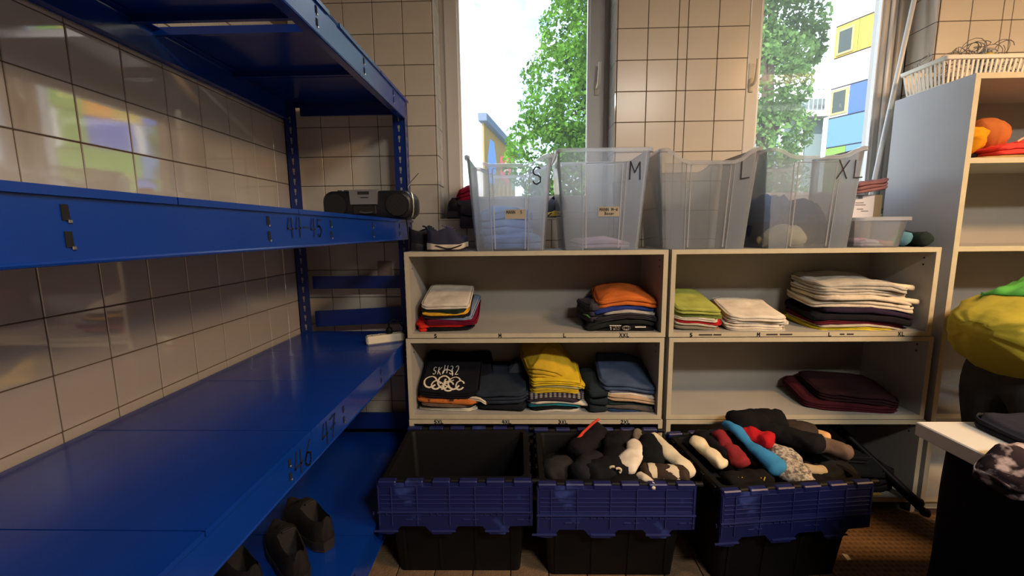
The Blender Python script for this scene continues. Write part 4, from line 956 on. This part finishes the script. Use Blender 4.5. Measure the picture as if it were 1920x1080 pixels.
blob_tube('rolled_shirt', 'light blue rolled shirt lying between the small bin and the dark roll', 'shirt', [(1.715, 1.93, TOPZ + .036), (1.722, 1.97, TOPZ + .037), (1.722, 2.06, TOPZ + .036)], [.034, .036, .034], fab(86, 132, 152), 1.0, 1.9)
blob_tube('rolled_shirt', 'dark green rolled garment end at the corner beside the tall shelf', 'shirt', [(1.778, 1.9, TOPZ + .034), (1.785, 1.97, TOPZ + .034), (1.79, 2.05, TOPZ + .033)], [.033, .034, .032], fab(36, 46, 46), 1.0, 2.9)

# ------------------------------------------------------------------ shoes
def shoe(name, label, loc, rz, L=.285, upper=(30, 32, 42), sole=(210, 204, 190), tread=(28, 28, 32), laces=(70, 76, 96), group=None, tall=1.0, rx=0.):
    e = empty(name, loc, rz); e.rotation_euler = (rx, 0, rz); tag(e, label, 'shoe', group)
    N = 36; 
    def wid(t): return (.030 + .012 * sin(pi * min(1, t * 1.15)) + .010 * ss(.45, .72, t)) * (1 - ss(.86, 1.04, t) * .75) * (.42 + .58 * max(0., ss(-.015, .13, t)) ** .6)
    def rise(t): return .012 * ss(.75, 1., t)
    s_, tr = [], []
    ns = 7
    def section(t, z0, z1, wo):
        w = wid(t) + wo; x = (t - .5) * L
        return [(x, -w, z0), (x, w, z0), (x, w + .002, (z0 + z1) / 2), (x, w, z1), (x, -w, z1), (x, -w - .002, (z0 + z1) / 2)]
    s_ = [section(k / N, .008 + rise(k / N), .030 + rise(k / N) + .008 * ss(.3, 0, k / N), .003) for k in range(N + 1)]
    tr = [section(k / N, rise(k / N), .0085 + rise(k / N), .002) for k in range(N + 1)]
    MB().rings(s_).build('midsole', mat('midsole_%d_%d_%d' % sole, srgb(*sole), .6), e, 40)
    MB().rings(tr).build('outsole', mat('outsole', srgb(*tread), .7), e, 40)
    for sd in (-1, 1):
        if sole[0] > 150: MB().tube([((t_ - .5) * L, sd * (wid(t_) + .0045), .018 + rise(t_) + .007 * sin(t_ * 9)) for t_ in [.2 + .05 * q for q in range(14)]], [.002] + [.004] * 12 + [.002], 6, .9).build('sole_stripe', mat('outsole', (0, 0, 0)), e, True)
    up = []; K = 28
    for k in range(N + 1):
        t = k / N * .985 + .008; x = (t - .5) * L; w = wid(t); zb = .028 + rise(t)
        topz = (.086 * tall - .010 * ss(.0, .2, t) + .012 * ss(.25, .45, t) - .058 * ss(.5, .92, t)) ; topz = max(topz, .028) + zb
        op = ss(.03, .08, t) * (1 - ss(.40, .47, t))
        pts = []
        for j in range(K + 1):
            a = pi * j / K; cx, cz = cos(a), sin(a)
            yy = -w * math.copysign(abs(cx) ** .8, cx); zz = zb + (topz - zb) * abs(cz) ** .65
            inner = ss(.80, .90, cz) * op
            zz -= inner * (topz - zb) * .8
            pts.append((x, yy, zz))
        up.append(pts + [(x, w * .5, zb - .006), (x, -w * .5, zb - .006)])
    MB().rings(up).build('upper', mat('shoe_upper_%d_%d_%d' % upper, srgb(*upper), .75, bump=.3, bscale=300, spec=.3), e, 60)
    lc = MB()
    for k in range(5):
        t = .50 + .055 * k; x = (t - .5) * L; zz = .031 + (.086 * tall + .002 - .058 * ss(.5, .92, t)) + rise(t)
        lc.tube([(x, -.020, zz - .010), (x + .002, -.01, zz - .002), (x + .003, .01, zz - .002), (x, .020, zz - .010)], .0024, 6)
    lc.build('laces', fab(*laces), e, True)['kind'] = 'stuff'
    MB().prism([(-.02, -.016), (.045, -.014), (.045, .014), (-.02, .016)], 0, .004, lambda a, b, h: (a * .7 - .012, b, .1 * tall + .008 + h - a * .3)).build('tongue', mat('tongue_%d' % upper[0], srgb(*[min(255, c + 14) for c in upper]), .8), e)
    return e
shoe('sneaker', 'navy sneaker with a cream and black wavy sole on the shelf unit', (-.345, 1.945, TOPZ + .0005), .12, .19, (44, 46, 66), (206, 194, 172), (34, 28, 30), (80, 86, 120))
shoe('sneaker', 'black sneaker behind the navy one beside the blue rack', (-.452, 2.03, TOPZ + .0005), .55, .19, (26, 26, 32), (30, 30, 34), (20, 20, 22), (40, 40, 48))
shoe('sneaker', 'dark sneaker with pale laces standing on the left window sill', (-.36, 2.315, SILL + .0065), 1.5, .14, (58, 56, 70), (90, 88, 100), (40, 40, 46), (190, 190, 205), tall=.95)
garment('grey_bag', 'dark grey cloth bag hanging over the left window sill edge', -.3, 2.31, SILL + .007, .11, .12, .09, .1, fab(76, 74, 88), lambda x, y: 0, 4.1, 3, .01, cat='bag', peak=.02)
garment('grey_flap', 'dark grey cloth corner hanging down from the window sill behind the S box', -.275, 2.222, 1.352, .10, .02, .13, 0, fab(72, 70, 84), lambda x, y: 0, 4.6, 2, .006, cat='cloth')
garment('red_cloth', 'crimson cloth lying on top of the grey bag on the sill', -.30, 2.315, SILL + .10, .10, .1, .06, .3, fab(150, 26, 60), lambda x, y: .3 * (x + .3), 5.1, 3, .012, cat='cloth', peak=.02)
shoe('football_boot', 'black and yellow football boot on the sill between the S and M boxes', (.185, 2.31, SILL + .0065), 1.9, .16, (32, 32, 40), (200, 170, 40), (30, 30, 34), (24, 24, 36))
G_SH = 'black shoes on the lowest rack shelf'
shoe('leather_shoe', 'worn black leather shoe on the lowest blue shelf, toe towards the tiled wall', (-.80, 1.40, .2325), 2.5, .29, (34, 30, 26), (30, 28, 24), (20, 20, 20), (26, 24, 22), G_SH, 1.15)
shoe('leather_shoe', 'worn black leather shoe lying nearer the middle of the lowest blue shelf', (-.80, 1.26, .2325), 2.35, .29, (30, 27, 24), (28, 26, 22), (20, 20, 20), (26, 24, 22), G_SH, 1.15)
shoe('leather_shoe', 'black shoe at the far side of the pair on the lowest blue shelf', (-.93, 1.18, .2325), 2.6, .29, (26, 25, 25), (24, 24, 24), (18, 18, 18), (22, 22, 22), G_SH, 1.1)

# ------------------------------------------------------------------ portable radio
rd = empty('portable_radio', (-.715, 2.03, 1.3965), -.02); tag(rd, 'black and silver portable cassette radio on the middle blue shelf', 'radio')
def stadium(hx, hz, z0, y, n=8, r=.045):
    return [(a, y, z0 + b) for a, b in [(p[0], p[1]) for p in rrect(hx, hz, r, n)]]
RW, RH = .21, .066
MB().rings([stadium(RW - .016, RH - .012, RH, .085), stadium(RW - .004, RH - .003, RH, .07), stadium(RW, RH, RH, .03), stadium(RW, RH, RH, -.06), stadium(RW - .004, RH - .004, RH, -.078), stadium(RW - .016, RH - .014, RH, -.086)]).build('body', mat('radio_black', srgb(30, 31, 36), .38), rd, 50)
for sx in (-1, 1):
    gp = MB().prism([(sx * .145 + .052 * cos(2 * pi * k / 28), RH + .05 * sin(2 * pi * k / 28)) for k in range(28)], -.0905, -.086, lambda a, b, h: (a, h, b)).build('speaker_grille', mat('grille', srgb(40, 41, 46), .7, bump=1.0, bscale=900), rd)
    MB().tube([(sx * .145 + .053 * cos(2 * pi * k / 28), -.089, RH + .051 * sin(2 * pi * k / 28)) for k in range(29)], .0025, 6).build('ring', mat('radio_ring', srgb(24, 24, 28), .3), gp, True)
MB().tube([(RW - .008, y, RH + .055 * sin(a)) if False else (RW - .012 + .012 * cos(a), -.055, RH + .058 * sin(a)) for a, y in [(-1.35 + 2.7 * k / 14, 0) for k in range(15)]], .005, 8).build('side_trim', mat('silver_trim', srgb(190, 192, 180), .25, metal=.8), rd, True)
MB().prism([(-.072, .068), (.052, .068), (.056, .134), (-.076, .134)], -.094, -.03, lambda a, b, h: (a, h, b)).build('control_panel', mat('radio_silver', srgb(158, 160, 164), .35, metal=.6), rd)
MB().box(-.035, .018, -.0955, -.094, .112, .126).build('display', mat('radio_display', srgb(40, 44, 46), .2), rd)
lt = MB(); 
for k in range(6): lt.box(-.022 + .006 * k, -.018 + .006 * k, -.0952, -.094, .096, .101)
lt.build('lettering', M_INK, rd)['kind'] = 'stuff'
MB().box(-.062, .046, -.0925, -.086, .022, .066, .003).build('cassette_door', mat('radio_door', srgb(20, 21, 26), .15), rd)
MB().tube([(-.03, -.094, .034), (-.01, -.095, .03), (.015, -.095, .03), (.03, -.094, .034)], .0025, 6).build('door_lip', mat('radio_grey', srgb(90, 92, 96), .4), rd, True)
for k in range(5): MB().box(-.065 + .024 * k, -.047 + .024 * k, -.06, -.04, .133, .138, .002).build('button', M_BLACKP, rd)
for x in (-.15, -.12): MB().lathe([(.011, .13), (.012, .134), (.011, .139)], 14, x, -.02).build('knob', M_BLACKP, rd, True)
MB().tube([(.17, .06, .125), (.15, .075, .16), (.165, .09, .19), (.20, .1, .23)], .0022, 6).build('aerial', M_CHROME, rd, True)
tag(MB().tube([(-.525, 2.06, 1.402), (-.552, 2.02, 1.402), (-.545, 1.985, 1.40), (-.535, 1.96, 1.36), (-.53, 1.955, 1.30), (-.532, 1.95, 1.253)], .0032, 8).build('power_cable', M_BLACKP, None, True), 'thin black cable dropping from the radio behind the black sneaker', 'cable')

# power strip
psx = empty('power_strip', (-.655, 1.925, .8165), radians(28)); tag(psx, 'white multi-socket power strip lying on the blue shelf corner', 'power strip')
MB().box(-.088, .088, -.026, .026, 0, .04, .007).build('body', mat('strip_cream', srgb(226, 216, 190), .4), psx)
for k in range(4):
    x = -.06 + .04 * k
    so = MB().lathe([(.0155, .0395), (.0165, .0405), (.0155, .0412), (.0145, .0405)], 18, x, 0).build('socket', mat('socket_cream', srgb(214, 204, 178), .5), psx, True)
    for s in (-1, 1): MB().lathe([(.003, .0408), (.003, .0413)], 8, x, s * .007).build('pin_hole', M_DARKSLOT, so)
pg = MB().lathe([(.015, .041), (.016, .055), (.012, .068), (.006, .072)], 14, .02, 0).build('plug', M_BLACKP, psx, True)
MB().tube([(.02, 0, .07), (.024, .004, .095), (.045, .01, .105), (.07, .005, .09), (.088, -.01, .06), (.096, -.02, .03), (.1, -.03, .004)], .0034, 8).build('cable', M_BLACKP, psx, True)

# ------------------------------------------------------------------ basket and wire tangle on the tall shelf
bk = empty('plastic_basket', (2.16, 2.118, TZ)); tag(bk, 'white slatted plastic basket on top of the tall shelf', 'basket')
BWp = mat('basket_white', srgb(232, 228, 216), .45)
def bring(fr, ins=0.): 
    hx, hy = .262 + .02 * fr - ins, .095 + .015 * fr - ins; return [(a, b, .125 * fr) for a, b in rrect(hx, hy, .012, 3)]
b = MB(); b.rings([bring(0), bring(.12), [(p[0] * .992, p[1] * .98, p[2]) for p in bring(.12)], [(p[0] * .992, p[1] * .98, .004) for p in bring(0)]]); b.build('base', BWp, bk, 40)
b = MB(); b.rings([bring(.86, -.001), bring(.88, -.008), bring(1., -.008), bring(1.02, -.002), bring(1.02, .004), bring(.86, .004)], False, False); b.build('rim', BWp, bk, 40)
def slat(p0, p1, w):
    d = Vector((p1[0] - p0[0], p1[1] - p0[1], 0)); d = Vector(w); n_ = Vector((d.y, -d.x, 0)).normalized() * .0016
    q = [Vector(p0) - d, Vector(p0) + d, Vector(p1) + d, Vector(p1) - d]
    MB().add([v - n_ for v in q] + [v + n_ for v in q], [(0, 1, 2, 3), (7, 6, 5, 4), (0, 4, 5, 1), (1, 5, 6, 2), (2, 6, 7, 3), (3, 7, 4, 0)])
    m_ = MB(); m_.add([v - n_ for v in q] + [v + n_ for v in q], [(0, 1, 2, 3), (7, 6, 5, 4), (0, 4, 5, 1), (1, 5, 6, 2), (2, 6, 7, 3), (3, 7, 4, 0)]); m_.build('slat', BWp, bk)
for s in (-1, 1):
    for k in range(11):
        y = -.088 + .0176 * k; slat((s * .263, y, .012), (s * .281, y * 1.12, .11), (0, .0042, 0))
    for k in range(27):
        x = -.25 + .0192 * k; slat((x, s * .0955, .012), (x * 1.06, s * .109, .11), (.0045, 0, 0))
wt = MB(); rng = random.Random(3)
for k in range(34):
    cx = rng.uniform(-.22, .2); cy = rng.uniform(-.07, .07); cz = .10 + rng.uniform(-.05, .03) + (.05 if abs(cx - .0) < .08 else 0); r = rng.uniform(.02, .045)
    ax = Vector((rng.gauss(0, 1), rng.gauss(0, 1), rng.gauss(0, .6))).normalized(); a = ax.orthogonal().normalized(); b2 = ax.cross(a); n_ = 18; tw = rng.uniform(.8, 1.7)
    wt.tube([Vector((cx, cy, cz)) + (a * cos(2 * pi * tw * q / n_) + b2 * sin(2 * pi * tw * q / n_)) * r + ax * (.03 * q / n_) for q in range(n_ + 1)], .0016, 5)
wo = wt.build('wire_tangle', mat('dull_wire', srgb(132, 126, 118), .5, metal=.5), None, True, (2.13, 2.118, TZ + .035)); tag(wo, 'tangle of thin grey wire coils heaped in the white basket', 'wire'); wo['kind'] = 'stuff'
blob_tube('wire_bundle', 'bundle of silver wire hooks standing out of the white basket', 'wire', [(2.13, 2.1, TZ + .08), (2.14, 2.1, TZ + .13), (2.15, 2.1, TZ + .17)], [.03, .04, .028], pattern_mat('wire_silver', (86, 84, 80), (190, 188, 180), 'knit', 120, lo=.4, hi=.6), 1., 3.3, noise_a=.5)
tag(MB().box(2.09, 2.125, 2.045, 2.075, TZ + .126, TZ + .15, .006).build('yellow_clip', mat('clip_yellow', srgb(206, 180, 40), .4)), 'small yellow clip on the wire tangle in the basket', 'clip')
# tall shelf contents
TS1 = 1.6205
garment('tan_cloth', 'tan folded cloth lying under the coral garment on the tall shelf', 2.14, 1.985, TS1, .36, .2, .014, 0, fab(176, 146, 96), lambda x, y: 0, 1.4, 1, .004, cat='cloth')
garment('black_cloth', 'black folded cloth under the knitted hats on the tall shelf', 2.03, 2.09, TS1 + .0005, .27, .2, .04, .05, fab(36, 32, 42), lambda x, y: 0, 2.6, 2, .006, cat='cloth')
cg, cs = garment('coral_shirt', 'coral red garment with a pale strap on the tall shelf', 2.2, 1.965, TS1 + .017, .30, .17, .035, -.05, fab(232, 74, 66), lambda x, y: 0, 3.6, 2, .01, cat='shirt', peak=.03)
st_ = MB().tube([(2.12 + .1 * k / 10 - 2.2, 1.905 - .012 * sin(pi * k / 10) - 1.965, cs(2.12 + .01 * k, 1.92) + .004 + .012 * sin(pi * k / 5) - cg.location.z) for k in range(11)], .004, 6).build('strap', fab(236, 190, 160), cg, True)
blob_tube('knitted_hat', 'orange-brown round knitted hat on the tall shelf', 'hat', [(2.10, 2.06, TS1 + .12), (2.135, 2.055, TS1 + .125), (2.175, 2.05, TS1 + .12)], [.078, .085, .07], fab(184, 108, 56), .95, 4.4, noise_a=.08)
blob_tube('knitted_hat', 'bright yellow-orange knitted hat beside the shelf side', 'hat', [(1.965, 1.99, TS1 + .06), (1.985, 1.985, TS1 + .10), (1.99, 1.985, TS1 + .125)], [.05, .07, .055], fab(226, 152, 28), 1., 5.4, noise_a=.3)
blob_tube('knitted_hat', 'dark orange knitted hat at the back behind the yellow one', 'hat', [(1.965, 2.12, TS1 + .13), (1.975, 2.12, TS1 + .18), (1.975, 2.12, TS1 + .22)], [.06, .06, .04], fab(150, 86, 44), 1., 6.4, noise_a=.1)
garment('black_cloth', 'small black cloth on the lower board of the tall shelf', 1.98, 2.08, .4905, .14, .14, .05, .2, fab(30, 30, 32), lambda x, y: 0, 7.6, 2, .01, cat='cloth', peak=.02)
# bottom units: dark things
garment('dark_jacket', 'black jacket heap in the bottom unit behind the colourful socks', 1.60, 2.03, .0715, .36, .28, .10, .05, fab(34, 34, 32), lambda x, y: 0, 8.6, 3, .02, cat='jacket', peak=.06)
garment('dark_jacket', 'charcoal jacket heap in the bottom unit behind the almost empty crate', .1, 2.06, .0715, .9, .24, .25, .0, fab(40, 40, 46), lambda x, y: 0, 9.6, 3, .03, cat='jacket', peak=.04)
tag(MB().tube([(1.5, 1.93, .235), (1.66, 1.9, .25), (1.64, 1.9, .225), (1.52, 1.92, .222), (1.5, 1.93, .235)], .002, 6).build('wire_hanger', M_CHROME, None, True), 'bent wire hanger lying on the black jacket heap', 'hanger')
tag(MB().prism([(1.64, 1.875), (1.71, 1.88), (1.70, 1.93), (1.655, 1.94)], .0705, .0725, lambda a, b, h: (a, b, h)).build('paper_scrap', mat('paper_cream', srgb(222, 190, 110), .8)), 'torn cream paper scrap lying on the base of the bottom unit', 'paper')
tri = empty('folding_stand', (1.78, 1.95, .02)); tag(tri, 'black folded stand leaning out of the bottom unit beside the tall shelf', 'stand')
for dx, dz in ((0, 0), (-.035, .05)):
    lg_ = MB().tube([(-.16 + dx, .2, .30 + dz), (.05 + dx, -.145, .025 + dz)], .016, 10).build('leg', M_BLACKP, tri, True)
    MB().lathe([(.008, -.014), (.018, -.012), (.021, 0), (.017, .014), (.006, .016)], 12, .055 + dx, -.15).build('rubber_foot', mat('rubber', srgb(16, 16, 17), .8), lg_, True, (0, 0, .02 + dz))

# ------------------------------------------------------------------ table at right
tb = empty('work_table', (1.17, .45, 0)); tag(tb, 'white topped table with steel legs at the right', 'table')
MB().box(0, 1.1, 0, .76, .718, .76, .003).build('tabletop', mat('white_laminate', srgb(208, 206, 196), .35, var=.04, vscale=6), tb)
for x in (.09, 1.04):
    for y in (.09, .64): MB().box(x - .018, x + .018, y - .018, y + .018, 0, .718, .002).build('leg', M_CHROME, tb)
path = [(1.215, .50 + .012 * k) for k in range(55)] + [(1.222 + .012 * k, 1.165) for k in range(70)]
sk_ = MB(); rs_ = []
n_ = len(path); nzl = 14; outer = []; inner = []
for j in range(nzl + 1):
    zz = .716 - (.716 - .02) * j / nzl
    for i, (x, y) in enumerate(path):
        fl = .006 + .028 * (j / nzl); wv = sin(i * .42) * fl * .6 + nz(i * .13, j * .2) * fl
        nx_, ny_ = ((-1, 0) if i < 52 else ((-.7, .7) if i < 58 else (0, 1)))
        f_ = .022 * (j / nzl) ** 1.2
        outer.append((x + nx_ * (wv * .5 + f_), y + ny_ * (wv * .5 + f_), zz)); inner.append((x + nx_ * (wv * .5 + f_ - .005), y + ny_ * (wv * .5 + f_ - .005), zz))
fs_ = []
for j in range(nzl):
    for i in range(n_ - 1):
        a = j * n_ + i; fs_.append((a, a + 1, a + n_ + 1, a + n_)); N0 = len(outer); fs_.append((N0 + a, N0 + a + n_, N0 + a + n_ + 1, N0 + a + 1))
for i in range(n_ - 1): fs_.append((i, len(outer) + i, len(outer) + i + 1, i + 1)); a = nzl * n_ + i; fs_.append((a, a + 1, len(outer) + a + 1, len(outer) + a))
for j in range(nzl): 
    a = j * n_; fs_.append((a, a + n_, len(outer) + a + n_, len(outer) + a)); a = j * n_ + n_ - 1; fs_.append((a, len(outer) + a, len(outer) + a + n_, a + n_))
sk_.add(outer + inner, fs_); tag(sk_.build('table_skirt', fab(16, 16, 20), None, 180), 'black cloth hanging to the floor under the white tabletop', 'cloth')
garment('patterned_scarf', 'crumpled dark and white patterned scarf hanging over the table edge', 1.24, .955, .7605, .24, .12, .022, .05, pattern_mat('scarf_print', (40, 30, 34), (168, 152, 150), 'n', 26, lo=.5, hi=.62), lambda x, y: -.8 * max(0, 1.18 - x) + .012 * nz(x * 30, y * 30), 1.7, 2, .022, cat='scarf', peak=.004)
garment('grey_sleeve', 'pale grey cloth end hanging below the patterned scarf', 1.146, .80, .60, .02, .15, .15, .0, fab(168, 166, 158), lambda x, y: 0, 2.7, 1, .004, cat='cloth')
garment('navy_jacket', 'navy jacket lying flat along the far edge of the table', 1.58, 1.10, .7605, .56, .19, .03, -.04, fab(34, 36, 48), lambda x, y: 0, 3.7, 2, .01, cat='jacket', peak=.015)

# ------------------------------------------------------------------ person bending over behind the table
def skin_mesh(name, verts, edges, m, parent, sub=2, root=0):
    me = bpy.data.meshes.new(name); me.from_pydata([v[0] for v in verts], edges, []); o = bpy.data.objects.new(name, me); COL.objects.link(o)
    md = o.modifiers.new('skin', 'SKIN'); md.use_smooth_shade = True
    for i, v in enumerate(verts):
        r = v[1]; me.skin_vertices[0].data[i].radius = (r, r) if not isinstance(r, tuple) else r
        me.skin_vertices[0].data[i].use_root = (i == root)
    sm = o.modifiers.new('sub', 'SUBSURF'); sm.levels = sub; sm.render_levels = sub
    dg = bpy.context.evaluated_depsgraph_get(); nm_ = bpy.data.meshes.new_from_object(o.evaluated_get(dg)); nm_.materials.clear(); nm_.materials.append(m)
    nm_.polygons.foreach_set('use_smooth', [True] * len(nm_.polygons))
    bpy.data.objects.remove(o); p = bpy.data.objects.new(name, nm_); COL.objects.link(p); p.parent = parent
    return p
pe = empty('person', (1.88, 1.55, 0)); tag(pe, 'person in a yellow and green shirt and dark trousers bending over behind the table', 'person')
SKN = mat('skin', srgb(176, 128, 100), .55)
V = []; E_ = []
def chain(pts, start=None):
    prev = start
    for p, r in pts:
        V.append((p, r)); i = len(V) - 1
        if prev is not None: E_.append((prev, i))
        prev = i
    return prev
pel = chain([((0, 0, .90), .095)])
chest = chain([((.12, 0, .98), .09), ((.25, 0, 1.03), .10), ((.36, 0, 1.07), .095)], pel)
neck = chain([((.46, 0, 1.13), .055), ((.52, 0, 1.13), .06), ((.58, 0, 1.11), .088), ((.66, 0, 1.07), .085), ((.70, 0, 1.03), .05)], chest)
for s in (-1, 1):
    ank = chain([((.0, s * .085, .80), .075), ((.03, s * .10, .48), .055), ((-.02, s * .10, .10), .042), ((.04, s * .105, .05), .042), ((.15, s * .115, .035), .03)], pel)
    wr = chain([((.38, s * .14, 1.06), .055), ((.44, s * .21, .84), .045), ((.54, s * .19, .66), .030), ((.565, s * .185, .61), .034), ((.59, s * .18, .565), .032)], chest)
    for k, (dy, ln) in enumerate(((-.028, .06), (-.010, .075), (.009, .07), (.027, .055))):
        chain([((.598, s * .18 + dy, .545), .0095), ((.61 + .004 * k, s * .18 + dy * 1.1, .545 - ln * .5), .0085), ((.605, s * .18 + dy * 1.1, .545 - ln), .007)], wr)
    chain([((.575, s * .18 - s * .03, .58), .011), ((.585, s * .18 - s * .052, .55), .0095), ((.592, s * .18 - s * .056, .525), .008)], wr - 1)
skin_mesh('body', V, E_, SKN, pe, 2, pel)
V = []; E_ = []
pel = chain([((-.02, 0, .86), (.19, .19))]); chain([((.06, 0, .97), .12)], pel)
for s in (-1, 1): chain([((-.01, s * .09, .74), .115), ((.03, s * .10, .46), .085), ((-.01, s * .10, .14), .07), ((-.01, s * .10, .07), .072)], pel)
skin_mesh('trousers', V, E_, fab(66, 66, 66), pe, 2, pel)
for s in (-1, 1):
    MB().rings([[(x, s * .11 + y * wd, z) for x, y in rrect(.5, .5, .3, 4) for x, y in [(x * ln + cx, y)]] for z, ln, wd, cx in ((0, .29, .10, .045), (.03, .29, .105, .045), (.06, .22, .09, .01), (.10, .11, .08, -.03))]).build('shoe', mat('person_shoe', srgb(40, 38, 38), .7), pe, 50)
# shirt as a loft of upright sections from the waist to the neck: x, back height, belly height, half width
SEC = [(-.205, .985, .93, .06), (-.18, 1.015, .89, .13), (-.10, 1.06, .79, .20), (0, 1.105, .735, .23), (.1, 1.14, .735, .24), (.2, 1.17, .78, .235), (.3, 1.20, .86, .215), (.39, 1.205, .98, .14), (.46, 1.18, 1.07, .075)]
fine = []
for A, B in zip(SEC[:-1], SEC[1:]):
    for k in range(3): fine.append(tuple(a + (b - a) * k / 3 for a, b in zip(A, B)))
fine.append(SEC[-1])
def shirt_ring(h, K=40, off=0., a0=0, a1=360):
    x, zt_, zb_, w = h; r = []
    for k in range(K):
        a = radians(a0 + (a1 - a0) * k / (K if a1 - a0 == 360 else K - 1)); ca, sa = cos(a), sin(a); q = 1 + .10 * nz(ca * 3.2 + x * 7, sa * 3, x * 5) + .06 * nz(ca * 7 + x * 14, sa * 7, x * 9)
        r.append((x + .012 * nz(sa * 3, ca * 3, x * 5), (w + off) * math.copysign(abs(sa) ** .75, sa) * q, (zt_ + zb_) / 2 + ((zt_ - zb_) / 2 + off) * math.copysign(abs(ca) ** .7, ca) * q))
    return r
shirt = MB().rings([shirt_ring(h) for h in fine]).build('shirt', mat('shirt_yellow', srgb(186, 172, 52), .9, var=.12, vscale=10, bump=.5, bscale=22, bdetail=5), pe, 180)
YA = [35 + 6 * k for k in range(len(fine) - 7)]
R1 = [shirt_ring(h, 30, .006, -a, a) for h, a in zip(fine[7:], YA)]; R2 = [shirt_ring(h, 30, .001, -a, a)[::-1] for h, a in zip(fine[7:], YA)]
MB().rings([a + b for a, b in zip(R1, R2)]).build('yoke', mat('shirt_green', srgb(84, 176, 66), .9, var=.1, vscale=10), pe, 180)
MB().tube([(.30, -.13, 1.172), (.36, -.11, 1.195), (.42, -.05, 1.21), (.43, .05, 1.21), (.37, .11, 1.195)], [.03, .035, .035, .035, .03], 10, .6).build('hood', fab(120, 124, 138), pe, True)
V = []; E_ = []
for s in (-1, 1):
    a = chain([((.34, s * .15, 1.08), .085), ((.40, s * .19, .97), .07), ((.44, s * .21, .84), .058)])
for s in (0, 3): skin_mesh('sleeve', V[s:s + 3], [(0, 1), (1, 2)], MATS['shirt_green'], pe, 2, 0)
hr = MB(); rs = []
for k in range(9):
    a = pi * k / 16; rs.append([(.60 - .098 * cos(a) * .9 + .02, .095 * sin(a + .12) * cos(2 * pi * j / 20), 1.105 + .105 * sin(a + .12) * sin(2 * pi * j / 20) + .012) for j in range(20)])
hr.rings(rs); hr.build('hair', fab(50, 38, 30), pe, 180)
